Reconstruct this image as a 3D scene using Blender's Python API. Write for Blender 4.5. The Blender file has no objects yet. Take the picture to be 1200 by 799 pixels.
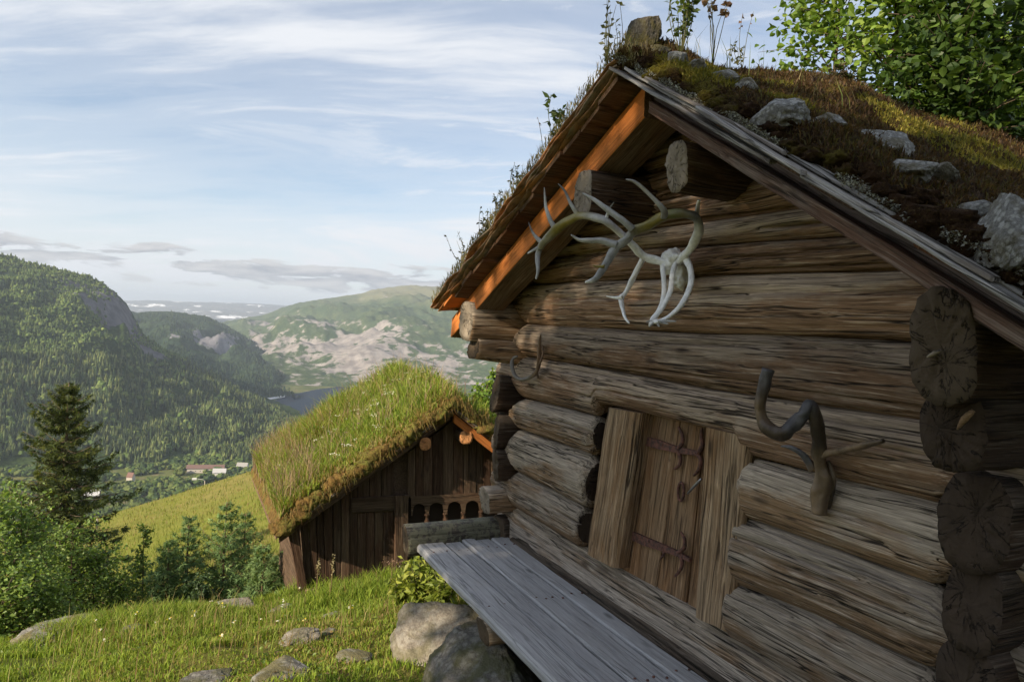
import bpy, math, random
import numpy as np
from mathutils import Vector, Matrix

scene = bpy.context.scene
col = scene.collection
rng = np.random.default_rng(7)
random.seed(7)

# ------------------------------------------------------------------ camera
F, CX, CY, D = 811.0, 600.0, 399.5, 2.6          # focal length and centre in photo pixels; metres to the gable wall
def nrm(v):
    v = np.array(v, float); return v / np.linalg.norm(v)
_X = -nrm(((215-CX)/F, (CY-360)/F, -1)); _Y = nrm(((2300-CX)/F, (CY-485)/F, -1)); _Y = nrm(_Y-_X*_X.dot(_Y)); _Z = np.cross(_X, _Y)
RC = np.array([_X, _Y, _Z]); CAM = np.array([0.0, -D, 0.0])
cam = bpy.data.cameras.new('camera'); cam_o = bpy.data.objects.new('camera', cam); col.objects.link(cam_o)
cam.sensor_width = 36; cam.lens = F/1200*36; cam.clip_start = 0.05; cam.clip_end = 80000
M4 = Matrix([list(RC[i])+[CAM[i]] for i in range(3)]+[[0, 0, 0, 1]]); cam_o.matrix_world = M4
scene.camera = cam_o
scene.render.resolution_x = 1024; scene.render.resolution_y = 681

# ------------------------------------------------------------------ sky, sun, exposure
SUN = nrm((0.26, -0.86, 0.46))                       # towards the sun
SUN_EL = math.asin(SUN[2]); SUN_AZ = math.atan2(SUN[0], SUN[1])
sun = bpy.data.lights.new('sun', 'SUN'); sun.energy = 4.2; sun.angle = math.radians(0.6); sun.color = (1.0, 0.84, 0.62)
sun_o = bpy.data.objects.new('sun', sun); col.objects.link(sun_o)
sun_o.rotation_euler = Vector(SUN).to_track_quat('Z', 'Y').to_euler()
scene.view_settings.view_transform = 'Standard'; scene.view_settings.look = 'None'
scene.view_settings.exposure = 1.15; scene.view_settings.gamma = 1.0
scene.view_settings.use_curve_mapping = False
world = bpy.data.worlds.new('World'); scene.world = world; world.use_nodes = True

class NT:
    """small node-tree helper"""
    def __init__(s, tree): s.t = tree; s.t.nodes.clear()
    def n(s, typ, ins=None, **kw):
        nd = s.t.nodes.new(typ)
        for k, v in kw.items(): setattr(nd, k, v)
        for k, v in (ins or {}).items():
            sock = nd.inputs[k]
            if hasattr(v, 'is_output'): s.t.links.new(v, sock)
            elif hasattr(v, 'outputs'): s.t.links.new(v.outputs[0], sock)
            elif sock.type == 'RGBA' and len(v) == 3: sock.default_value = tuple(v)+(1,)
            else: sock.default_value = v
        return nd
    def math(s, op, a, b=0.0, c=None, clamp=False):
        d = {0: a, 1: b}
        if c is not None: d[2] = c
        return s.n('ShaderNodeMath', d, operation=op, use_clamp=clamp).outputs[0]
    def mix(s, f, a, b, blend='MIX'):
        nd = s.n('ShaderNodeMix', data_type='RGBA', blend_type=blend)
        for sock, v in ((nd.inputs[0], f), (nd.inputs[6], a), (nd.inputs[7], b)):
            if hasattr(v, 'is_output'): s.t.links.new(v, sock)
            elif isinstance(v, (tuple, list)): sock.default_value = tuple(v)+((1,) if len(v) == 3 else ())
            else: sock.default_value = v
        return nd.outputs[2]
    def ramp(s, f, stops, interp='LINEAR'):
        nd = s.n('ShaderNodeValToRGB', {0: f}); cr = nd.color_ramp; cr.interpolation = interp
        while len(cr.elements) < len(stops): cr.elements.new(0.5)
        for e, (p, c) in zip(cr.elements, stops):
            e.position = p; e.color = (c, c, c, 1) if isinstance(c, (int, float)) else tuple(c)+(1,)
        return nd.outputs[0]
    def noise(s, vec, scale, detail=4, rough=0.55, dist=0.0, lac=2.0):
        return s.n('ShaderNodeTexNoise', {'Vector': vec, 'Scale': scale, 'Detail': detail, 'Roughness': rough, 'Distortion': dist, 'Lacunarity': lac}).outputs[0]
    def mapping(s, vec, scale=(1, 1, 1), loc=(0, 0, 0), rot=(0, 0, 0)):
        return s.n('ShaderNodeMapping', {'Vector': vec, 'Scale': scale, 'Location': loc, 'Rotation': rot}).outputs[0]

def build_sky():
    t = NT(world.node_tree)
    sky = t.n('ShaderNodeTexSky', sky_type='NISHITA', sun_disc=False, sun_elevation=SUN_EL, sun_rotation=SUN_AZ, altitude=500, air_density=1.0, dust_density=0.6, ozone_density=2.2)
    d = t.n('ShaderNodeTexCoord').outputs['Generated']
    sx = t.n('ShaderNodeSeparateXYZ', {0: d}); x, y, z = sx.outputs
    zc = t.math('MAXIMUM', z, 0.0)
    den = t.math('ADD', zc, 0.10)
    u = t.math('DIVIDE', x, den); v = t.math('DIVIDE', y, den)
    p = t.n('ShaderNodeCombineXYZ', {0: u, 1: v, 2: 0.0}).outputs[0]
    # high thin cirrus: long streaks lying across the valley
    pr = t.mapping(p, rot=(0, 0, math.radians(32)))
    warp = t.n('ShaderNodeTexNoise', {'Vector': pr, 'Scale': 0.5, 'Detail': 3.0})
    wv = t.n('ShaderNodeVectorMath', {0: warp.outputs['Color'], 1: (-.5, -.5, -.5)}, operation='ADD').outputs[0]
    wv2 = t.n('ShaderNodeVectorMath', {0: wv, 'Scale': 0.9}, operation='SCALE').outputs[0]
    pw = t.n('ShaderNodeVectorMath', {0: pr, 1: wv2}, operation='ADD').outputs[0]
    n1 = t.noise(t.mapping(pw, (1.5, 0.36, 1), (3.1, 1.7, 0)), 1.0, 8, 0.62)
    n2 = t.noise(t.mapping(pw, (4.2, 0.75, 1), (8.1, 0.3, 0)), 1.0, 6, 0.6)
    n3 = t.noise(t.mapping(p, (0.35, 0.35, 1), (1.3, 5.5, 0)), 1.0, 3, 0.5)
    c = t.math('ADD', t.math('MULTIPLY', n1, 0.60), t.math('ADD', t.math('MULTIPLY', n2, 0.30), t.math('MULTIPLY', n3, 0.22)))
    cir = t.ramp(c, [(0.43, 0.0), (0.54, 0.36), (0.68, 0.95)], 'EASE')
    az0 = t.math('ARCTAN2', y, t.math('MULTIPLY', x, -1.0)); el0 = t.math('ARCSINE', z)
    st = t.n('ShaderNodeCombineXYZ', {0: t.math('ADD', t.math('MULTIPLY', az0, 2.6), t.math('MULTIPLY', el0, 1.6)), 1: t.math('SUBTRACT', t.math('MULTIPLY', el0, 17.0), t.math('MULTIPLY', az0, 1.3)), 2: 7.7}).outputs[0]
    n4 = t.noise(st, 1.0, 8, 0.64, 0.5); n5 = t.noise(t.mapping(st, (.35, .3, 1), (5, 2, 0)), 1.0, 3, 0.5)
    wisp = t.math('MULTIPLY', t.ramp(n4, [(0.41, 0.0), (0.50, 0.38), (0.63, 1.0)], 'EASE'), t.ramp(n5, [(0.34, 0.35), (0.60, 1.0)]))
    cir = t.math('MAXIMUM', cir, wisp)
    # the veil thickens towards the horizon because one looks through more of it
    hor = t.ramp(zc, [(0.0, 0.66), (0.08, 0.46), (0.20, 0.18), (0.45, 0.10)], 'EASE')
    veil = t.math('MAXIMUM', cir, t.math('ADD', hor, t.math('MULTIPLY', cir, 0.6)), clamp=True)
    # low stratocumulus in a broken belt just above the hills
    az = t.math('ARCTAN2', y, t.math('MULTIPLY', x, -1.0)); el = t.math('ARCSINE', z)
    bp = t.n('ShaderNodeCombineXYZ', {0: t.math('MULTIPLY', az, 13.0), 1: t.math('MULTIPLY', el, 58.0), 2: 4.2}).outputs[0]
    bn = t.noise(bp, 1.0, 6, 0.55, 0.35)
    bell = t.ramp(el, [(0.014, 0.0), (0.034, 0.8), (0.054, 1.0), (0.074, 0.75), (0.105, 0.0)], 'EASE')
    low = t.ramp(t.math('MULTIPLY', bn, bell), [(0.395, 0.0), (0.465, 0.95)], 'EASE')
    bn2 = t.noise(t.mapping(bp, (1, 1, 1), (0.0, 0.55, 0.0)), 1.0, 6, 0.55, 0.35)
    shade = t.ramp(t.math('SUBTRACT', bn, bn2), [(0.40, 0.0), (0.60, 1.0)])
    shade = t.ramp(t.math('ADD', t.math('SUBTRACT', bn2, bn), 0.5), [(0.35, 1.0), (0.62, 0.0)])
    lowc = t.mix(shade, (2.0, 2.1, 2.35), (3.6, 3.55, 3.55))
    base = t.mix(veil, t.mix(1.0, sky.outputs[0], (.80, .80, .78), 'MULTIPLY'), (4.5, 4.6, 4.8))
    out = t.mix(low, base, lowc)
    bg = t.n('ShaderNodeBackground', {'Color': out, 'Strength': 0.092})
    t.n('ShaderNodeOutputWorld', {'Surface': bg.outputs[0]})
build_sky()

# ------------------------------------------------------------------ pixels to places
def ray(px, py): return RC @ np.array([(px-CX)/F, (CY-py)/F, -1.0])
def on_plane(px, py, axis, d):
    r = ray(px, py); t = (d-CAM[axis])/r[axis]; return CAM+t*r
def wall(px, py, y=0.0): return on_plane(px, py, 1, y)       # a point on a plane parallel to the gable wall
def gable2(px, py, x): return on_plane(px, py, 0, x)
def at_dist(px, py, r):                                      # a point r metres away over the ground
    d = ray(px, py); return CAM + d*(r/math.hypot(d[0], d[1]))
def slope_of(px, py):
    d = ray(px, py); return d[2]/math.hypot(d[0], d[1])
def az_of(px, py=400):
    d = ray(px, py); return math.atan2(d[1], -d[0])          # 0 along -X, positive to the right

# ------------------------------------------------------------------ noise
_W = {}
def sn(P, seed=0, freq=1.0, octv=3, gain=0.5, nw=7):
    """smooth noise about -1..1: sums of random waves, P is (N,3)"""
    P = np.asarray(P, float); out = np.zeros(len(P)); a = 1.0; tot = 0
    for o in range(octv):
        k = (seed, o, nw)
        if k not in _W:
            r = np.random.default_rng(seed*31+o*7+nw)
            w = r.normal(size=(nw, 3)); w /= np.linalg.norm(w, axis=1)[:, None]; w *= r.uniform(.6, 1.5, (nw, 1))
            _W[k] = (w, r.uniform(0, 6.28, nw))
        w, ph = _W[k]
        out += a*np.sin((P*freq*2**o) @ w.T*2.2+ph).sum(1)/math.sqrt(nw)*0.8
        tot += a; a *= gain
    return out/tot

# ------------------------------------------------------------------ object helpers
WM = {}
def place(o, parent=None, M=None):
    M = M or Matrix.Identity(4); col.objects.link(o); o.matrix_basis = M; WM[o] = M
    if parent is not None:
        o.parent = parent; o.matrix_parent_inverse = WM[parent].inverted()
    return o
def tag(o, label=None, cat=None, group=None, kind=None):
    if label: o['label'] = label
    if cat: o['category'] = cat
    if group: o['group'] = group
    if kind: o['kind'] = kind
    return o
def empty(name, loc, label=None, cat=None, group=None):
    o = bpy.data.objects.new(name, None); o.empty_display_size = 0.2
    place(o, None, Matrix.Translation(Vector([float(c) for c in loc]))); return tag(o, label, cat, group)
def mesh(name, V, faces, mats, parent=None, M=None, smooth=True, midx=None, cols=None):
    """faces: one array or a list of arrays (n,k); V in world unless M given (then local)"""
    if not isinstance(faces, list): faces = [faces]
    faces = [np.asarray(f, np.int32) for f in faces if len(f)]
    me = bpy.data.meshes.new(name); V = np.asarray(V, np.float32)
    me.vertices.add(len(V)); me.vertices.foreach_set('co', V.ravel())
    nl = sum(f.size for f in faces); nf = sum(len(f) for f in faces)
    me.loops.add(nl); me.polygons.add(nf)
    me.loops.foreach_set('vertex_index', np.concatenate([f.ravel() for f in faces]))
    tot = np.concatenate([np.full(len(f), f.shape[1], np.int32) for f in faces])
    me.polygons.foreach_set('loop_start', np.concatenate([[0], np.cumsum(tot)[:-1]]).astype(np.int32))
    me.polygons.foreach_set('loop_total', tot)
    if midx is not None: me.polygons.foreach_set('material_index', np.asarray(midx, np.int32))
    me.polygons.foreach_set('use_smooth', np.full(nf, smooth, bool))
    for m in (mats if isinstance(mats, (list, tuple)) else [mats]): me.materials.append(m)
    if cols is not None:
        a = me.color_attributes.new('Col', 'FLOAT_COLOR', 'POINT')
        c = np.ones((len(V), 4), np.float32); c[:, :cols.shape[1]] = cols; a.data.foreach_set('color', c.ravel())
    me.update(calc_edges=True); me.validate()
    return place(bpy.data.objects.new(name, me), parent, M)
def copy_tree(o, M, parent=None):
    c = o.copy(); col.objects.link(c); c.matrix_basis = M; WM[c] = M
    if parent is not None: c.parent = parent; c.matrix_parent_inverse = WM[parent].inverted()
    for ch in [k for k in WM if k.parent == o]:
        copy_tree(ch, M @ WM[o].inverted() @ WM[ch], c)
    return c
def frame(p0, p1, up=(0, 0, 1)):
    x = nrm(np.array(p1, float)-np.array(p0, float)); up = np.array(up, float)
    y = nrm(np.cross(up, x)); z = np.cross(x, y)
    return Matrix([[x[i], y[i], z[i], p0[i]] for i in range(3)]+[[0, 0, 0, 1]])
def grid_faces(n, m, wrap=False):
    i = np.arange(n-1)[:, None]; j = np.arange(m if wrap else m-1)[None]
    j2 = (j+1) % m
    return np.stack([i*m+j+0*i, i*m+j2+0*i, (i+1)*m+j2, (i+1)*m+j+0*i], -1).reshape(-1, 4)
def smooth01(x): x = np.clip(x, 0, 1); return x*x*(3-2*x)

def make_log(name, parent, p0, p1, prof, mats, nl=60, nc=40, seed=0, lump=.05, cracks=4, front=None, up=(0, 0, 1), tone=(0.5, .5), roundend=0.0, endrough=.0022, cdepth=.014, e=2.7):
    """a hewn log along p0-p1; prof(s)->(dy,dz,half_y,half_z) arrays; front: section angle where most vertices go"""
    r = np.random.default_rng(seed+1000); L = float(np.linalg.norm(np.array(p1)-np.array(p0)))
    s = np.linspace(0, 1, nl); dy, dz, hy, hz = [np.broadcast_to(np.asarray(a, float), (nl,)) for a in prof(s)]
    if front is None: th = np.linspace(0, 2*math.pi, nc, endpoint=False)
    else:
        nf = int(nc*.84); th = np.concatenate([front+np.linspace(-1.75, 1.75, nf), front+np.linspace(1.75, 2*math.pi-1.75, nc-nf+2)[1:-1]]); nc = len(th)
    ct, st = np.cos(th), np.sin(th)
    rr = (np.abs(ct)**e+np.abs(st)**e)**(-1/e)
    S, T = np.meshgrid(s*L, th, indexing='ij')
    P3 = np.stack([S.ravel()*1.1, np.cos(T).ravel()*.9, np.sin(T).ravel()*.9], 1)
    k = 1+lump*sn(P3, seed, 1.3, 3, .6).reshape(S.shape)+.012*sn(np.stack([P3[:, 0]*.5, P3[:, 1]*7, P3[:, 2]*7], 1), seed+5, 1.5, 3, .7).reshape(S.shape)
    k = k+lump*.5*np.clip(sn(np.stack([P3[:, 0]*1.2, P3[:, 1]*2.5, P3[:, 2]*2.5], 1), seed+13, 1.6, 3, .6), -1, .25).reshape(S.shape)
    R0 = float(np.mean(hz))
    for c in range(cracks):
        t0 = (front+r.uniform(-1.3, 1.3)) if front is not None else r.uniform(0, 6.28)
        a, b = sorted(r.uniform(-.25, 1.25, 2)); b = max(b, a+.3)
        tc = t0+.10*np.sin(s*L*r.uniform(1, 2.5)+r.uniform(0, 6))+.025*np.sin(s*L*r.uniform(7, 12)+r.uniform(0, 6))
        win = smooth01((s-a)/.08)*smooth01((b-s)/.08)*(.55+.45*np.sin(s*L*r.uniform(2, 6)+r.uniform(0, 6)))
        dth = (T-tc[:, None]+math.pi) % (2*math.pi)-math.pi
        k -= (r.uniform(.5, 1.3)*cdepth/R0)*win[:, None]*np.exp(-(dth*R0/r.uniform(.006, .014))**2)
    if roundend > 0:
        w = np.ones(nl); q = roundend/L
        w *= np.sqrt(np.clip(1-(1-np.clip(s/q, 0, 1))**2*.5, 0, 1)); w *= np.sqrt(np.clip(1-(1-np.clip((1-s)/q, 0, 1))**2*.5, 0, 1)); k = k*w[:, None]
    Yv = dy[:, None]+hy[:, None]*ct*rr*k; Zv = dz[:, None]+hz[:, None]*st*rr*k
    # hewn ends are not square
    Xv = S.copy(); 
    Xv[0] += .02*np.sin(th+seed)+r.normal(0, endrough, nc); Xv[-1] += .02*np.sin(th*1+seed*2.)+r.normal(0, endrough, nc)
    V = [np.stack([Xv, Yv, Zv], -1).reshape(-1, 3)]; faces = grid_faces(nl, nc, True)[:, ::-1]; nv = nl*nc
    capF = []; capT = []
    for e_i, sgn in ((0, -1), (nl-1, 1)):
        ring0 = np.arange(nc)+e_i*nc; c0 = np.array([Xv[e_i].mean(), dy[e_i], dz[e_i]])
        prev = ring0; base = V[0][ring0]
        for q in (.72, .4):
            pts = c0+(base-c0)*q; pts[:, 0] += r.normal(0, endrough, nc); V.append(pts); cur = np.arange(nc)+nv; nv += nc
            f = np.stack([prev, np.roll(prev, -1), np.roll(cur, -1), cur], 1); capF.append(f if sgn < 0 else f[:, ::-1]); prev = cur
        V.append(c0[None]); f = np.stack([prev, np.roll(prev, -1), np.full(nc, nv)], 1); capT.append(f if sgn < 0 else f[:, ::-1]); nv += 1
    V = np.concatenate(V); capF = np.concatenate(capF); capT = np.concatenate(capT)
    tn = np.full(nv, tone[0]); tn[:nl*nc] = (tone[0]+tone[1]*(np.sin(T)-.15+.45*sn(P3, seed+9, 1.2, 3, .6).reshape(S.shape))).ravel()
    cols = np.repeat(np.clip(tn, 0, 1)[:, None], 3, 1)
    mi = np.concatenate([np.zeros(len(faces)), np.ones(len(capF)+len(capT))])
    return mesh(name, V, [faces, capF, capT], mats, parent, frame(p0, p1, up), True, mi, cols)

def board(name, parent, A0, A1, B0, B1, t, mat, nl=10, nw=5, seed=0, wob=.003, bev=.005, warp=0.0, tone=.5, mat2=None):
    """plank with front face A0-A1-B1-B0 (A, B its long edges) and thickness vector t behind the face"""
    A0, A1, B0, B1, t = [np.array(v, float) for v in (A0, A1, B0, B1, t)]
    r = np.random.default_rng(seed+77); m0 = (A0+B0)/2; m1 = (A1+B1)/2
    M = frame(m0, m1, nrm(B0-A0)); s = np.linspace(0, 1, nl)
    L = np.linalg.norm(m1-m0)
    w = np.linspace(0, 1, nw); tl = np.linalg.norm(t); tn_ = t/tl; wn = nrm(B0-A0)
    sec = []   # (w, depth)
    W0 = np.linalg.norm(B0-A0); bw = bev/W0
    sec += [(0, bev)]+[(bw+(1-2*bw)*a, 0) for a in w]+[(1, bev), (1, tl-bev), (1-bw, tl), (bw, tl), (0, tl-bev)]
    sec = np.array(sec); m = len(sec); V = np.zeros((nl, m, 3))
    for j, (wj, dj) in enumerate(sec):
        e = A0[None]+(A1-A0)[None]*s[:, None]; f = B0[None]+(B1-B0)[None]*s[:, None]
        V[:, j] = e+(f-e)*wj+tn_*dj
    P3 = np.stack([np.repeat(s*L, m), np.tile(sec[:, 0]*W0*4, nl), np.tile(sec[:, 1]*4, nl)], 1)
    V += (wob*sn(P3, seed, 3, 3, .6)).reshape(nl, m, 1)*wn+(wob*.8*sn(P3, seed+3, 4, 3, .6)).reshape(nl, m, 1)*tn_
    V += (warp*np.sin(s*3.1+seed))[:, None, None]*tn_
    V = V.reshape(-1, 3); F4 = grid_faces(nl, m, True)
    caps = [np.arange(m)[None], (np.arange(m)+(nl-1)*m)[None, ::-1]]
    if np.dot(np.cross(m1-m0, B0-A0), t) < 0: pass
    else: F4 = F4[:, ::-1]; caps = [c[:, ::-1] for c in caps]
    Mi = np.array(M.inverted()); Vl = V@Mi[:3, :3].T+Mi[:3, 3]
    cols = np.full((len(V), 3), tone)
    mi = None
    if mat2: q = np.tile(np.arange(m), nl-1); mi = np.concatenate([np.where((q >= 0) & (q <= nw), 0, 1), [1, 1]])
    return mesh(name, Vl, [F4]+caps, [mat]+([mat2] if mat2 else []), parent, M, False, mi, cols)

def tube(pts, rad, nc=8, nper=4, seed=0, lump=0.0, ridge=0.0):
    """smooth tube through pts (k,3) with radii; returns V,F"""
    pts = np.array(pts, float); rad = np.broadcast_to(np.array(rad, float), (len(pts),)); k = len(pts)
    if k > 2:
        tt = np.linspace(0, k-1, (k-1)*nper+1); i = np.clip(tt.astype(int), 0, k-2); f = (tt-i)[:, None]
        p0 = pts[np.clip(i-1, 0, k-1)]; p1 = pts[i]; p2 = pts[i+1]; p3 = pts[np.clip(i+2, 0, k-1)]
        C = .5*((2*p1)+(-p0+p2)*f+(2*p0-5*p1+4*p2-p3)*f**2+(-p0+3*p1-3*p2+p3)*f**3); R = np.interp(tt, np.arange(k), rad)
    else: C, R = pts, rad
    n = len(C); T = np.gradient(C, axis=0); T /= np.linalg.norm(T, axis=1)[:, None]+1e-9
    ref = np.array([.31, .2, .93]); u = np.cross(T, ref); u /= np.linalg.norm(u, axis=1)[:, None]+1e-9; v = np.cross(T, u)
    th = np.linspace(0, 2*math.pi, nc, endpoint=False)
    RR = np.repeat(R[:, None], nc, 1)
    if ridge: q = np.arange(n)[:, None]*.23; RR = RR*(1+ridge*np.cos(2*th[None]+q*.6+seed)+ridge*.5*np.cos(3*th[None]-q+seed)+ridge*.35*np.cos(5*th[None]+q*1.7))
    V = C[:, None]+RR[:, :, None]*(u[:, None]*np.cos(th)[None, :, None]+v[:, None]*np.sin(th)[None, :, None])
    V = V.reshape(-1, 3)
    if lump: V += (V-np.repeat(C, nc, 0))*(lump*sn(V, seed, 22, 2))[:, None]
    V = np.concatenate([V, C[:1], C[-1:]]); F4 = grid_faces(n, nc, True)
    j = np.arange(nc); a = np.stack([(j+1) % nc, j, np.full(nc, n*nc)], 1); b = np.stack([(n-1)*nc+j, (n-1)*nc+(j+1) % nc, np.full(nc, n*nc+1)], 1)
    return V, F4, np.concatenate([a, b])
class MB:
    """collects pieces of one part"""
    def __init__(s): s.V = []; s.F4 = []; s.F3 = []; s.C = []; s.n = 0
    def add(s, V, F4=None, F3=None, c=None):
        V = np.asarray(V, float)
        if F4 is not None and len(F4): s.F4.append(np.asarray(F4)+s.n)
        if F3 is not None and len(F3): s.F3.append(np.asarray(F3)+s.n)
        s.V.append(V); s.C.append(np.broadcast_to(np.array((1, 1, 1) if c is None else c, float), (len(V), 3))); s.n += len(V); return s
    def tube(s, pts, rad, nc=8, nper=4, c=None, **k): V, a, b = tube(pts, rad, nc, nper, **k); return s.add(V, a, b, c)
    def box(s, lo, hi, c=None):
        x0, y0, z0 = lo; x1, y1, z1 = hi
        V = [(x0, y0, z0), (x1, y0, z0), (x1, y1, z0), (x0, y1, z0), (x0, y0, z1), (x1, y0, z1), (x1, y1, z1), (x0, y1, z1)]
        return s.add(V, [(0, 3, 2, 1), (4, 5, 6, 7), (0, 1, 5, 4), (1, 2, 6, 5), (2, 3, 7, 6), (3, 0, 4, 7)], None, c)
    def obj(s, name, mats, parent=None, smooth=True, M=None):
        V = np.concatenate(s.V); C = np.concatenate(s.C)
        if M is not None: Mi = np.array(M.inverted()); V = V@Mi[:3, :3].T+Mi[:3, 3]
        fl = [np.concatenate(f) for f in (s.F4, s.F3) if f]
        return mesh(name, V, fl, mats, parent, M, smooth, None, C)

def leaves(P, size, cols, seed=0, droop=.25, aspect=.62, up=.5):
    """folded leaf blades at P (n,3): V, F3, C"""
    r = np.random.default_rng(seed); n = len(P); size = np.broadcast_to(size, (n,))
    d = r.normal(size=(n, 3)); d[:, 2] = d[:, 2]*.6-droop; d /= np.linalg.norm(d, axis=1)[:, None]
    nn = r.normal(size=(n, 3))*.7; nn[:, 2] += up*1.5; sd = np.cross(d, nn); sd /= np.linalg.norm(sd, axis=1)[:, None]+1e-9
    up_ = np.cross(sd, d); L = size[:, None]; W = L*aspect*.5
    V = np.stack([P, P+d*L*.45+sd*W+up_*W*.35, P+d*L, P+d*L*.45-sd*W+up_*W*.35], 1).reshape(-1, 3)
    b = np.arange(n)[:, None]*4; F3 = np.concatenate([b+np.array([0, 1, 2]), b+np.array([0, 2, 3])])
    return V, F3, np.repeat(cols, 4, 0)
def ovate(P, size, cols, seed=0, droop=.3, aspect=.72, up=.6):
    """rounder leaves with a folded midrib, eight triangles each"""
    r = np.random.default_rng(seed); n = len(P); size = np.broadcast_to(size, (n,))
    d = r.normal(size=(n, 3)); d[:, 2] = d[:, 2]*.6-droop; d /= np.linalg.norm(d, axis=1)[:, None]
    nn = r.normal(size=(n, 3))*.7; nn[:, 2] += up*1.5; sd = np.cross(d, nn); sd /= np.linalg.norm(sd, axis=1)[:, None]+1e-9
    u = np.cross(sd, d); L = size[:, None]; W = L*aspect*.5
    q = lambda a, w, h: P+d*L*a+sd*W*w+u*W*h
    V = np.stack([q(0, 0, 0), q(.22, .80, .25), q(.55, .92, .28), q(.85, .40, .02), q(1.02, 0, -.22), q(.85, -.40, .02), q(.55, -.92, .28), q(.22, -.80, .25), q(.5, 0, .0)], 1).reshape(-1, 3)
    f = np.array([(0, 1, 8), (1, 2, 8), (2, 3, 8), (3, 4, 8), (4, 5, 8), (5, 6, 8), (6, 7, 8), (7, 0, 8)])
    return V, (np.arange(n)[:, None, None]*9+f[None]).reshape(-1, 3), np.repeat(cols, 9, 0)
def blades(P, h, w, cols, seed=0, lean=.35, wind=(0, 0, 0)):
    """grass blades rooted at P"""
    r = np.random.default_rng(seed); n = len(P); h = np.broadcast_to(h, (n,))[:, None]; w = np.broadcast_to(w, (n,))[:, None]
    a = r.uniform(0, 6.283, n); sd = np.stack([np.cos(a), np.sin(a), 0*a], 1)
    b = r.uniform(0, 6.283, n); ln = np.stack([np.cos(b), np.sin(b), 0*b], 1)*(lean*r.uniform(.2, 1.6, (n, 1)))+np.array(wind)
    up = np.array([0, 0, 1.0]); mid = P+(up*.6+ln*.28)*h; tip = P+(up*(.97-.25*np.linalg.norm(ln, axis=1)[:, None]**2)+ln*1.0)*h
    V = np.stack([P-sd*w*.5, P+sd*w*.5, mid-sd*w*.4, mid+sd*w*.4, tip], 1).reshape(-1, 3)
    q = np.arange(n)[:, None]*5; F3 = np.concatenate([q+np.array([0, 1, 3]), q+np.array([0, 3, 2]), q+np.array([2, 3, 4])])
    c = np.repeat(cols[:, None], 5, 1); c = c*np.array([1, 1, 1, 1, 1.12])[None, :, None]
    return V, F3, c.reshape(-1, 3)
def pick(pal, n, seed, jit=.12):
    r = np.random.default_rng(seed); pal = np.array(pal, float); c = pal[r.integers(0, len(pal), n)]
    return c*(1+r.normal(0, jit, (n, 1)))

# ------------------------------------------------------------------ materials
def new_mat(name):
    m = bpy.data.materials.new(name); m.use_nodes = True; return m, NT(m.node_tree)
def finish(t, base, rough=.85, bump=None, bstr=.4, bdist=.01, spec=.25, extra=None):
    ins = {'Base Color': base, 'Roughness': rough, 'Specular IOR Level': spec}
    if bump is not None: ins['Normal'] = t.n('ShaderNodeBump', {'Height': bump, 'Strength': bstr, 'Distance': bdist})
    ins.update(extra or {})
    b = t.n('ShaderNodeBsdfPrincipled', ins); t.n('ShaderNodeOutputMaterial', {'Surface': b.outputs[0]}); return b
def objvec(t):
    tc = t.n('ShaderNodeTexCoord').outputs['Object']; rnd = t.n('ShaderNodeObjectInfo').outputs['Random']
    off = t.n('ShaderNodeCombineXYZ', {0: t.math('MULTIPLY', rnd, 37.0), 1: t.math('MULTIPLY', rnd, 11.0), 2: t.math('MULTIPLY', rnd, 23.0)}).outputs[0]
    return t.n('ShaderNodeVectorMath', {0: tc, 1: off}, operation='ADD').outputs[0], tc, rnd

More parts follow.
